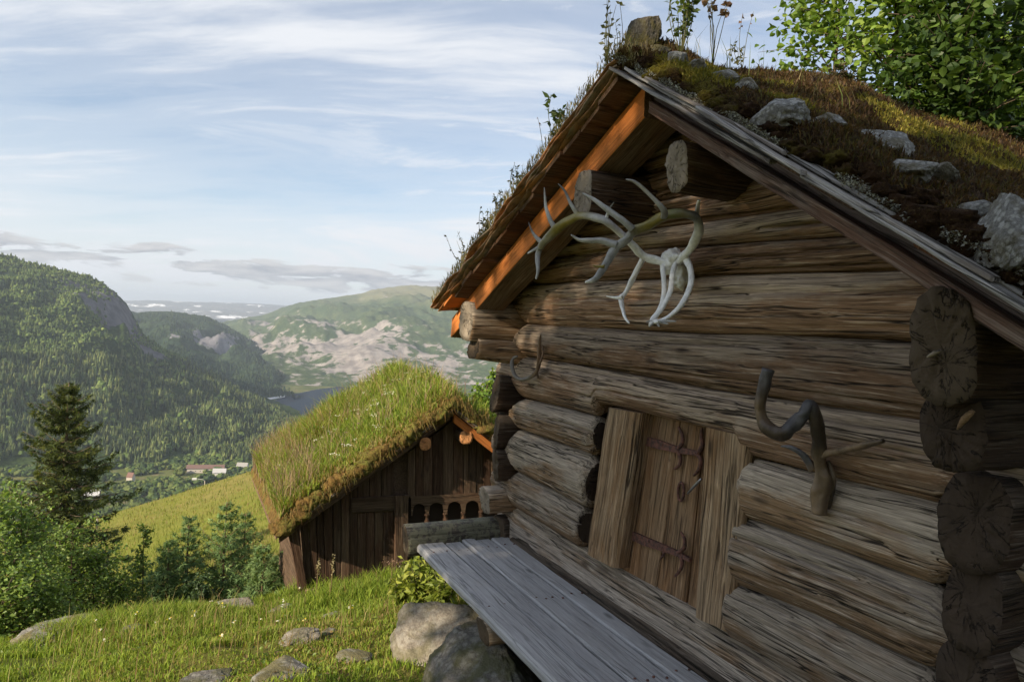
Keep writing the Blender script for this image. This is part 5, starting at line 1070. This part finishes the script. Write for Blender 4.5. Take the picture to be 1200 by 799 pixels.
# ------------------------------------------------------------------ plants
def roof_cover():
    """tufts of moss, crisp lichen and short grass on the cabin roof"""
    r = np.random.default_rng(21); n = 60000; x = r.uniform(XA-.1, -.98, n); y = -.57+2.6*r.uniform(0, 1, n)**1.6; P = np.stack([x, y, 0*x], 1)
    z = deck(x)+.07+(.115*(1+.45*sn(P, 151, 3.2, 3, .6))+.022*sn(P, 152, 13, 3, .7)+.010*sn(P, 153, 42, 2)+.11*smooth01((y+.15)/.7)*np.exp(-((x-XA-.45)/.55)**2))*smooth01((y+.585)/.10)**.6; m = sn(P, 161, 1.7, 3, .6)-.25+.5*smooth01((y+.1)/.9)
    yel = pick([(.19, .17, .028), (.24, .20, .040), (.13, .135, .025)], n, 1, .2); brn = pick([(.075, .042, .020), (.11, .065, .028), (.045, .028, .016), (.085, .07, .025)], n, 2, .25)
    V, F3, C = blades(np.stack([x, y, z-.01], 1), r.uniform(.015, .045, n), .007, np.where((m > .1)[:, None], yel, brn), 3, .7); tag(mesh('moss', V, F3, M_GRASS, roof, None, False, None, C), kind='stuff')
    # grey reindeer lichen crusting the turf board
    n = 30000; x = r.uniform(XA-.15, -.98, n); y = -.635+np.abs(r.normal(0, .085, n)); kk = sn(np.stack([x, y*2, 0*x], 1), 166, 7, 3, .6) > -.2; x, y = x[kk], y[kk]; n = len(x); z = deck(x)+.085+r.uniform(0, .03, n)+.03*sn(np.stack([x, y, 0*x], 1), 167, 9, 2)
    V, F3, C = leaves(np.stack([x, y, z-.012], 1), r.uniform(.005, .014, n), pick([(.34, .35, .33), (.24, .245, .23), (.14, .135, .12), (.42, .42, .40), (.10, .075, .05), (.06, .045, .03)], n, 4, .2), 5, .1, .55, .1); tag(mesh('lichen', V, F3, M_GRASS, roof, None, False, None, C), kind='stuff')
    # straw and withered grass on the left edge
    n = 8000; x = r.uniform(-5.88, XA+.15, n); y = -.63+np.abs(r.normal(0, .12, n)); z = deck(x)+.10+r.uniform(-.02, .10, n)
    V, F3, C = blades(np.stack([x, y, z], 1), r.uniform(.02, .055, n), .005, pick([(.21, .165, .075), (.15, .115, .055), (.25, .215, .12), (.12, .13, .04)], n, 6, .2), 7, .7); tag(mesh('withered_grass', V, F3, M_GRASS, roof, None, False, None, C), kind='stuff')
    n = 110; x = r.uniform(XA-.3, XA+.9, n); y = r.uniform(-.5, .9, n); z = deck(x)+.14
    V, F3, C = blades(np.stack([x, y, z], 1), r.uniform(.08, .30, n), .0042, pick([(.11, .15, .035), (.16, .17, .05), (.22, .19, .09)], n, 8, .2), 9, .3); tag(mesh('roof_grass', V, F3, M_GRASS, roof, None, False, None, C), kind='stuff')
roof_cover()
def weed(base, h, n, leafs, seed, label, colr, name='roof_weed', spread=.25, sz=.03, stem=.0025, seeds=False):
    r = np.random.default_rng(seed); o = empty(name, base, label, 'plant', None); mb = MB(); Pl = []
    for k in range(n):
        a = r.uniform(0, 6.28); tip = np.array(base)+np.array([math.cos(a)*spread*h*r.uniform(.3, 1), math.sin(a)*spread*h*r.uniform(.3, 1), h*r.uniform(.65, 1)]); mid = (np.array(base)+tip)/2+r.normal(0, .02, 3)
        mb.tube([np.array(base)-(0, 0, .03), mid, tip], [stem, stem*.8, stem*.4], 5, 3, (.10, .10, .045))
        t = r.uniform(.2 if not seeds else .75, 1, leafs)[:, None]; q = np.where(t < .5, np.array(base)+(mid-np.array(base))*t*2, mid+(tip-mid)*(t-.5)*2); Pl.append(q)
    mb.obj('stem', M_BARKT, o); P = np.concatenate(Pl); V, F3, C = leaves(P, sz*r.uniform(.6, 1.2, len(P)), pick(colr, len(P), seed, .15), seed, .1, .5 if not seeds else 1.0); tag(mesh('foliage', V, F3, M_LEAF, o, None, False, None, C), kind='stuff'); return o
GRN = [(.085, .125, .035), (.11, .155, .045), (.065, .095, .035)]; OLV = [(.10, .105, .055), (.13, .13, .07), (.075, .085, .045)]; BRN = [(.13, .085, .065), (.16, .10, .07)]
def lx(px, py): # a spot on the left roof edge under that photo point
    p = wall(px, py, -.57); p[2] = float(deck(p[0]))+.12; return p
weed(lx(652, 150), .34, 5, 14, 601, 'leafy green weed on the steep left roof edge', GRN, sz=.06)
weed(lx(640, 160), .42, 2, 4, 602, 'thin tall withered stalk on the left roof edge', BRN, sz=.025, seeds=True)
weed(lx(607, 212), .27, 9, 16, 603, 'bushy olive weed halfway down the left roof edge', OLV, sz=.028)
weed(lx(586, 240), .26, 8, 16, 604, 'small greyish weed lower on the left roof edge', OLV, sz=.03)
weed(lx(566, 268), .34, 9, 18, 605, 'spreading grey-green weed near the eave on the left roof edge', OLV, sz=.032, spread=.5)
weed(lx(546, 296), .30, 9, 16, 606, 'drooping grey-green weed above the orange rafter foot', OLV, sz=.03, spread=.6)
weed(lx(524, 330), .14, 3, 4, 607, 'few dry stalks at the lowest corner of the left roof edge', BRN, sz=.02)
def rx(px, py, lift=.15): return roof_hit(px, py, lift)
weed(rx(798, 62, .22), .48, 12, 16, 611, 'tuft of green shoots right beside the ridge stub', GRN, sz=.045, spread=.15)
weed(rx(836, 70, .22), .44, 6, 14, 612, 'reddish seeding weed on the ridge near the ridge stub', BRN, sz=.03, seeds=True, spread=.2)
weed(rx(870, 78), .42, 2, 5, 613, 'single thin seed stalk on the ridge before the sapling', BRN, sz=.025, seeds=True, spread=.2)
weed(rx(865, 72), .12, 5, 6, 614, 'small dark rosette weed on the ridge moss', OLV, sz=.05, spread=.6)
weed(lx(712, 80), .50, 7, 12, 615, 'tall grassy weed left of the ridge stub', OLV, sz=.04, spread=.2)

def tree_crown(base, h, spread, nb, nl, lsz, seed, name, label, cat='tree', cols=None, trunk_r=.03, bark=(.10, .075, .055), lean=(0, 0), lo=.25, fork=3, group=None):
    """a broadleaved sapling or bush: stem, limbs, twigs and single leaves along them"""
    r = np.random.default_rng(seed); base = np.array(base, float); o = empty(name, base, label, cat, group); mb = MB(); P = []
    for f in range(fork):
        off = r.normal(0, .04*spread*(fork > 1), 2); top = base+np.array([lean[0]+r.normal(0, .22)*spread*(fork > 1), lean[1]+r.normal(0, .22)*spread*(fork > 1), h*r.uniform(.8, 1)])
        b0 = base+np.array([off[0], off[1], -.08]); m1 = b0+(top-b0)*.5+r.normal(0, .04*h, 3)*(1, 1, .2); mb.tube([b0, m1, top], [trunk_r, trunk_r*.6, trunk_r*.15], 7, 4, bark)
        for k in range(nb):
            t = lo+(1-lo)*(k+r.uniform(0, 1))/nb; q = b0+(m1-b0)*t*2 if t < .5 else m1+(top-m1)*(t-.5)*2; a = r.uniform(0, 6.283); ln = spread*(1.08-t*.75)*r.uniform(.5, 1.1)
            d = np.array([math.cos(a), math.sin(a), r.uniform(.05, .75)]); e = q+d*ln; mid = q+d*ln*.5+np.array([0, 0, .08*ln]); mb.tube([q, mid, e], [trunk_r*.32, trunk_r*.2, trunk_r*.06], 5, 3, bark)
            tt = r.uniform(.15, 1.02, nl)[:, None]; pp = np.where(tt < .5, q+(mid-q)*tt*2, mid+(e-mid)*(tt-.5)*2); P.append(pp+r.normal(0, .13*ln+.015, (nl, 3)))
    P = np.concatenate(P); P = P[P[:, 2] > base[2]]; V, F3, C = (ovate if name == 'birch_sapling' else leaves)(P, lsz*r.uniform(.65, 1.25, len(P)), pick(cols or GRN, len(P), seed, .16), seed, .2, .72)
    mb.obj('trunk', M_BARKT, o); tag(mesh('crown', V, F3, M_LEAF, o, None, False, None, C), kind='stuff'); return o
LF = [(.11, .19, .024), (.15, .24, .032), (.08, .145, .022), (.19, .27, .042)]
LFD = [(.050, .095, .018), (.075, .125, .022), (.035, .070, .016)]
p = rx(1036, 140, .12); tree_crown(p, 1.9, .70, 54, 46, .060, 701, 'birch_sapling', 'bright green birch sapling growing from the cabin roof moss', 'sapling', LF, .022, fork=1, lo=.10)
p = rx(948, 104, .12); tree_crown(p+np.array([0, .25, 0]), 1.4, .72, 44, 46, .058, 702, 'birch_sapling', 'light green sapling on the roof nearest the ridge', 'sapling', LF, .018, fork=1, lo=.12)
p = rx(1120, 178, .12); tree_crown(p, 1.9, .60, 40, 44, .060, 703, 'birch_sapling', 'darker leafy sapling with thin stems on the roof towards the eave', 'sapling', LFD, .018, fork=2, lo=.05)
p = rx(1185, 190, .12); tree_crown(p, 1.8, .60, 40, 44, .060, 704, 'birch_sapling', 'dense dark sapling on the roof above the largest white stone', 'sapling', LFD, .018, fork=2, lo=.03)
p = rx(1075, 120, .12); tree_crown(p+np.array([0, .4, 0]), 2.0, .65, 40, 42, .060, 705, 'birch_sapling', 'tall sapling standing behind the others on the cabin roof', 'sapling', LF+LFD, .022, fork=2, lo=.06)

p = rx(1165, 185, .12); tree_crown(p, .75, .55, 30, 40, .055, 706, 'rowan_shrub', 'low leafy shrub at the foot of the roof saplings above the white stone', 'shrub', LFD+LF, .012, fork=4, lo=.0)
p = rx(1085, 165, .12); tree_crown(p, .6, .42, 24, 36, .05, 707, 'rowan_shrub', 'small leafy shrub on the roof between sapling stems', 'shrub', LFD, .010, fork=3, lo=.0)
p = rx(975, 118, .12); tree_crown(p, .18, .20, 18, 40, .022, 708, 'heather', 'dark heathery clump on the roof moss under the saplings', 'shrub', [(.06, .05, .03), (.08, .06, .04), (.05, .06, .025)], .008, fork=5, lo=.0)
# bushes and young conifers below the lawn
BG = [(.14, .22, .050), (.18, .27, .060), (.23, .31, .075), (.10, .17, .045)]
def gp(px, r):
    d = ray(px, 600); d = d/math.hypot(d[0], d[1]); p = CAM+d*r; return np.array([p[0], p[1], gz(p[0], p[1])[0]])
for k, (px, r, top, sp, lb) in enumerate([(-30, 11.5, 545, 1.1, 'tall dark willow bush at the lawn edge in front of the spruce'), (28, 12.0, 572, 1.0, 'broad willow bush under the tall spruce'), (80, 12.6, 616, .95, 'dense green bush between the spruce and the lawn tussock'), (128, 13.0, 640, .85, 'lower green bush beside the slender bright sapling'), (50, 10.6, 668, .7, 'low dark shrub behind the long flat stone'), (-5, 10.4, 640, .8, 'shadowy shrub beside the low mossy stone'), (238, 11.6, 676, .35, 'small round-leaved bush at the foot of the young pines')]):
    b = gp(px, r); h = at_dist(px, top, r)[2]-b[2]; tree_crown(b, h, sp*1.1, 26, 42, .06, 720+k, 'willow_bush', lb, 'bush', BG if k != 6 else [(.07, .12, .05), (.09, .14, .06)], .02, fork=4, lo=.12)
b = gp(169, 12.5); tree_crown(b, at_dist(169, 607, 12.5)[2]-b[2], .32, 30, 26, .06, 731, 'rowan_sapling', 'slender bright green sapling before the yellow meadow', 'sapling', [(.09, .15, .03), (.12, .18, .04)], .02, fork=1, lo=.15)
b = gp(575, 22); tree_crown(b, at_dist(575, 428, 22)[2]-b[2], 1.5, 34, 60, .14, 732, 'rowan_tree', 'bright green tree showing behind the grassy cottage roof', 'tree', LF, .06, fork=3, lo=.3)

def conifer(base, h, rad, seed, name, label, cat, tiers=16, per=7, droop=.35, cols=None, bark=(.10, .07, .05), needle=.10, nspray=26, pw=.85, irregular=.25, lo=.06, curl=.25, dens=1.0):
    r = np.random.default_rng(seed); base = np.array(base, float); o = empty(name, base, label, cat); mb = MB(); mb.tube([base-(0, 0, .3), base+(0, 0, h*.5), base+(0, 0, h)], [h*.018, h*.011, h*.001], 8, 4, bark); P = []; Dr = []; U = []
    for k in range(tiers):
        f = (k+.5)/tiers; z = h*(lo+(1-lo)*f**.92)
        for j in range(per):
            a = 6.283*j/per+r.uniform(-.35, .35)+k*.9; L = rad*((1-f)**pw*.96+.045)*(1+irregular*r.normal()); L = max(L, .05*rad); d = np.array([math.cos(a), math.sin(a), 0])
            s = np.linspace(0, 1, 6); zz = -droop*L*s**1.2*(1.25-f)+curl*L*s**3+(.35*f**3)*L*s; pts = base+np.array([0, 0, z+r.normal(0, .01*h)])+d*L*s[:, None]+np.stack([0*s, 0*s, zz], 1)
            mb.tube(pts[[0, 2, 5]], [h*.0035, h*.002, h*.0008], 4, 2, bark)
            m = max(4, int(nspray*dens*(.35+.65*L/rad))); t = r.uniform(.08, 1.0, m); q = np.stack([np.interp(t, s, pts[:, i]) for i in range(3)], 1); sd = np.cross(d, (0, 0, 1.0))
            w = (r.uniform(-1, 1, m)*L*.26*(1.15-t))[:, None]; P.append(q+sd*w+np.array([0, 0, -.10*L])*np.abs(w)/(.26*L+1e-6)); dr = d*.7+sd*np.sign(w)*.75+np.array([0, 0, -.45])+r.normal(0, .3, (m, 3)); Dr.append(dr); U.append(np.full(m, needle*(.7+.5*L/rad)))
    P = np.concatenate(P); Dd = np.concatenate(Dr); Dd /= np.linalg.norm(Dd, axis=1)[:, None]; sz = np.concatenate(U)*r.uniform(.6, 1.3, len(P)); n = len(P)
    # each spray is a shoot with two side shoots
    sd = np.cross(Dd, r.normal(size=(n, 3))); sd /= np.linalg.norm(sd, axis=1)[:, None]+1e-9; L = sz[:, None]
    V = np.stack([P-sd*L*.07, P+sd*L*.07, P+Dd*L, P+Dd*L*.25+sd*L*.02, P+Dd*L*.65+sd*L*.50, P+Dd*L*.42-sd*L*.02, P+Dd*L*.25-sd*L*.02, P+Dd*L*.65-sd*L*.50, P+Dd*L*.42+sd*L*.02], 1).reshape(-1, 3)
    F3 = (np.arange(n)[:, None, None]*9+np.array([(0, 1, 2), (3, 4, 5), (6, 8, 7)])[None]).reshape(-1, 3)
    C = np.repeat(pick(cols, n, seed, .2), 9, 0); mb.obj('trunk', M_BARKT, o); tag(mesh('crown', V, F3, M_NEEDLE, o, None, False, None, C), kind='stuff'); return o
SPR = [(.060, .085, .026), (.085, .110, .030), (.120, .135, .034), (.040, .058, .022)]; PIN = [(.14, .225, .085), (.18, .265, .10), (.11, .18, .075)]
sb = at_dist(72, 640, 40); sb[2] = min(sb[2], gz(sb[0], sb[1])[0]); stop = at_dist(60, 452, 40)[2]
spruce = conifer(sb, stop-sb[2], 3.0, 801, 'spruce_tree', 'tall lone spruce with drooping branches standing against the wooded valley', 'tree', 20, 10, .62, SPR, (.13, .10, .07), .36, 95, .72, .30, .10, .45)
for k, (px, r, top, rad, lb) in enumerate([(222, 12.6, 604, .55, 'young pine with open crown beside the slender bright sapling'), (265, 12.2, 588, .62, 'tallest young pine before the yellow meadow'), (288, 13.0, 600, .55, 'young pine close behind the tallest one'), (312, 11.4, 640, .62, 'bushy bluish young pine against the cottage corner'), (200, 12.0, 632, .45, 'small dark young pine among the bushes'), (330, 12.0, 650, .55, 'low bluish young spruce at the cottage corner')]):
    b = gp(px, r); h = at_dist(px, top, r)[2]-b[2]; conifer(b, h, rad, 810+k, 'young_pine', lb, 'tree', 13, 6, -.30, PIN, (.12, .08, .055), .12, 42, .8, .25, .03, .4)
# unseen broad trees added behind the camera, crowns shaped to shade the cabin
def broad_tree(base, cc, rad, n, seed, label):
    """a grown tree: trunk, limbs to leaf clumps filling a rounded crown"""
    r = np.random.default_rng(seed); base = np.array(base, float); cc = np.array(cc, float); rad = np.array(rad); o = empty('added_shade_tree', base, label, 'tree'); mb = MB(); P = []
    mb.tube([base-(0, 0, .4), base+(cc-base)*.5+(.15, .1, 0), cc+(0, 0, rad[2]*.5)], [.20, .14, .04], 9, 4, (.34, .32, .30))
    for k in range(60):
        d = r.normal(size=3); d /= np.linalg.norm(d); c = cc+d*rad*r.uniform(.25, .92); q = base+(cc-base)*r.uniform(.6, 1.1)
        mb.tube([q, (q+c)/2+(0, 0, .15), c], [.05, .03, .01], 5, 2, (.25, .22, .20)); s = r.normal(size=(n//60, 3)); P.append(c+s*rad*.20)
    P = np.concatenate(P); V, F3, C = leaves(P, .20*r.uniform(.7, 1.3, len(P)), pick(BG+LF, len(P), seed, .15), seed, .3, .75); mb.obj('trunk', M_BARKT, o); tag(mesh('crown', V, F3, M_LEAF, o, None, False, None, C), kind='stuff')
for k, (x, y, z, rx_, rz_, lb) in enumerate([(1.2, -11, 4.95, 3.85, 2.15, 'unseen low spreading birch added behind the camera to shade the bench'), (5.0, -11.6, 6.15, 3.3, 2.85, 'unseen tall birch added behind the camera to shade the cabin door'), (8.6, -12.5, 6.8, 3.5, 3.4, 'unseen broad birch added behind the camera to shade the cabin roof')]):
    broad_tree((x+.4, y, gz(x, y)[0]), (x, y, z), (rx_, 2.4, rz_), 22000, 840+k, lb)

# grass
def lawn():
    r = np.random.default_rng(31); n = 120000; x = -3.4-6.4*r.uniform(0, 1, n)**.85; y = r.uniform(-6.5, 1.4, n); k = ~((x > -5.6) & (y > -.3)); x, y = x[k], y[k]; n = len(x); P = np.stack([x, y, gz(x, y)], 1)
    cl = sn(P, 421, 1.3, 3, .6); cl2 = sn(P, 422, .8, 2); hedge = smooth01((-x-6.6)/1.2)*smooth01((y+1.7)/.9); crest = smooth01((-x-8.6)/.7)
    h = np.clip(.034+.034*cl+.035*r.uniform(0, 1, n)**2+.13*np.clip(sn(P, 423, 2.4, 3)-.35, 0, 1), .010, .3)+.20*hedge*r.uniform(.2, 1, n)*np.clip(.6+cl, .2, 1.4)+.10*crest*np.clip(cl+.3, 0, 1)*r.uniform(.4, 1, n)
    tus = np.exp(-(((x+8.4)/.5)**2+((y+3.0)/.9)**2)); h = h+.30*tus*r.uniform(.5, 1, n)
    green = pick([(.165, .245, .028), (.205, .29, .036), (.12, .185, .025), (.25, .30, .048)], n, 1, .15); dry = pick([(.26, .20, .080), (.22, .165, .060), (.21, .19, .06)], n, 2, .15)
    isd = r.uniform(size=n) < np.clip(.12+.40*cl2-.3*hedge, .02, .8)
    bare = (sn(P, 427, 1.6, 3, .6) > .42) & (r.uniform(size=n) < .8) & (hedge < .3); P, h, isd, green, dry = P[~bare], h[~bare], isd[~bare], green[~bare], dry[~bare]; n = len(P)
    V, F3, C = blades(P-(0, 0, .005), h, .0075+.003*r.uniform(size=n), np.where(isd[:, None], dry, green), 3, .5); tag(mesh('lawn_grass', V, F3, M_GRASS, None, None, False, None, C), 'short sunlit lawn grass and tall tufts between the stones', 'grass', kind='stuff')
    n = 9000; x = -4.0-5.2*r.uniform(0, 1, n); y = r.uniform(-6, 1.0, n); P = np.stack([x, y, gz(x, y)], 1); k = (sn(P, 425, 1.9, 3, .6) > .22) & ~((x > -5.6) & (y > -.3)); P = P[k]; n = len(P); P[:, 2] += r.uniform(.005, .05, n)
    V, F3, C = leaves(P, r.uniform(.02, .05, n), pick([(.13, .19, .03), (.17, .22, .04), (.10, .15, .03), (.21, .15, .06)], n, 9, .2), 10, .0, .6, 1.2); tag(mesh('lawn_weeds', V, F3, M_LEAF, None, None, False, None, C), 'low broad-leaved weeds scattered through the lawn grass', 'weeds', kind='stuff')
    n = 2600; x = np.where(r.uniform(size=n) < .6, r.uniform(-9.0, -6.3, n), r.uniform(-9.2, -4.6, n)); y = np.where(x < -6.3, r.uniform(-3.6, .8, n), r.uniform(-4.5, -1.1, n)); P = np.stack([x, y, gz(x, y)], 1); k = sn(P, 428, 1.4, 3, .6) > -.05; P = P[k]; n = len(P)
    V, F3, C = blades(P, r.uniform(.10, .32, n), .0055, pick([(.20, .25, .05), (.30, .26, .11), (.15, .21, .04), (.27, .19, .10)], n, 14, .15), 15, .35); tag(mesh('tall_grass', V, F3, M_GRASS, None, None, False, None, C), 'taller loose grass stalks standing among the short lawn', 'grass', kind='stuff')
    Q = P[::45]; Q = Q+np.stack([r.normal(0, .03, len(Q)), r.normal(0, .03, len(Q)), r.uniform(.08, .22, len(Q))], 1); Q = np.repeat(Q, 5, 0)+r.normal(0, .009, (len(Q)*5, 3))
    V, F3, C = leaves(Q, .02, pick([(.75, .75, .68), (.70, .55, .06), (.75, .75, .68)], len(Q), 16, .08), 17, 0, 1.0, 2); tag(mesh('lawn_flowers', V, F3, M_LEAF, None, None, False, None, C), 'few tiny white and yellow flowers scattered in the lawn', 'flowers', kind='stuff')
    n = 60000; az = r.uniform(az_of(-120), az_of(620), n); rr = np.exp(r.uniform(math.log(12.5), math.log(105), n)); x = -rr*np.cos(az); y = rr*np.sin(az)-D; P = np.stack([x, y, gz(x, y)], 1); cl = sn(P, 431, .25, 3, .6)
    g = pick([(.165, .20, .035), (.20, .225, .045), (.13, .165, .032)], n, 5, .12); d = pick([(.27, .21, .085), (.24, .20, .07), (.26, .18, .10)], n, 6, .12)
    V, F3, C = blades(P, r.uniform(.15, .40, n)*(.6+.4*np.clip(rr/60, 0, 1)), .0006*rr+.006, np.where((r.uniform(size=n) < np.clip(.28+.35*cl, .05, .9))[:, None], d, g), 7, .4); tag(mesh('meadow_grass', V, F3, M_GRASS, None, None, False, None, C), 'tall yellow-green meadow grass on the slope beyond the bushes', 'grass', kind='stuff')
lawn()
def stalk(px, py, r, h, label, head, hc):
    g = gp(px, r); top = at_dist(px, py, r); o = empty('seed_stalk', g, label, 'plant'); MB().tube([g-(0, 0, .03), (g+top)/2+(.01, .01, 0), top], [.007, .006, .004], 6, 3, (.16, .12, .06)).obj('stem', M_BARKT, o); q = np.random.default_rng(int(px)).normal(0, 1, (60, 3))*np.array(head)+top
    V, F3, C = leaves(q, .02, pick([hc], 60, 1, .2), 3, 0, 1, .5); tag(mesh('seed_head', V, F3, M_LEAF, o, None, False, None, C), kind='stuff')
    return o
stalk(460, 659, 7.9, 0, 'withered brown umbel on a straight stalk before the cottage', (.045, .045, .02), (.23, .15, .10))
stalk(373, 664, 8.3, 0, 'thin stalk with pale spike before the cottage corner', (.008, .008, .05), (.35, .30, .18))
stalk(390, 662, 8.2, 0, 'second thin pale-spiked stalk before the cottage', (.008, .008, .05), (.35, .30, .18))
for k, (px, r, top, n, lb) in enumerate([(500, 7.0, 652, 14, 'leafy yellow-green nettle clump beside the bench end'), (524, 6.6, 672, 9, 'low leafy plant between the bench end and the pale boulder'), (476, 7.3, 676, 8, 'small leafy clump under the withered umbel')]):
    b = gp(px, r); h = at_dist(px, top, r)[2]-b[2]; weed(b, max(h, .2), n*2, 16, 640+k, lb, [(.22, .27, .04), (.28, .31, .055), (.16, .21, .035)], 'nettle_clump', .5, .10, .006)

# ------------------------------------------------------------------ air
def haze():
    m = bpy.data.materials.new('haze'); m.use_nodes = True; t = NT(m.node_tree)
    v = t.n('ShaderNodeVolumePrincipled', {'Color': (.72, .84, 1.0, 1), 'Density': HAZE_D, 'Anisotropy': .2}); t.n('ShaderNodeOutputMaterial', {'Volume': v.outputs[0]})
    R = 30500; o = MB().box((-R, -R, -300), (R, R, 420)).obj('haze', m, None, False); return tag(o, kind='stuff')
HAZE_D = 7.5e-5
haze()
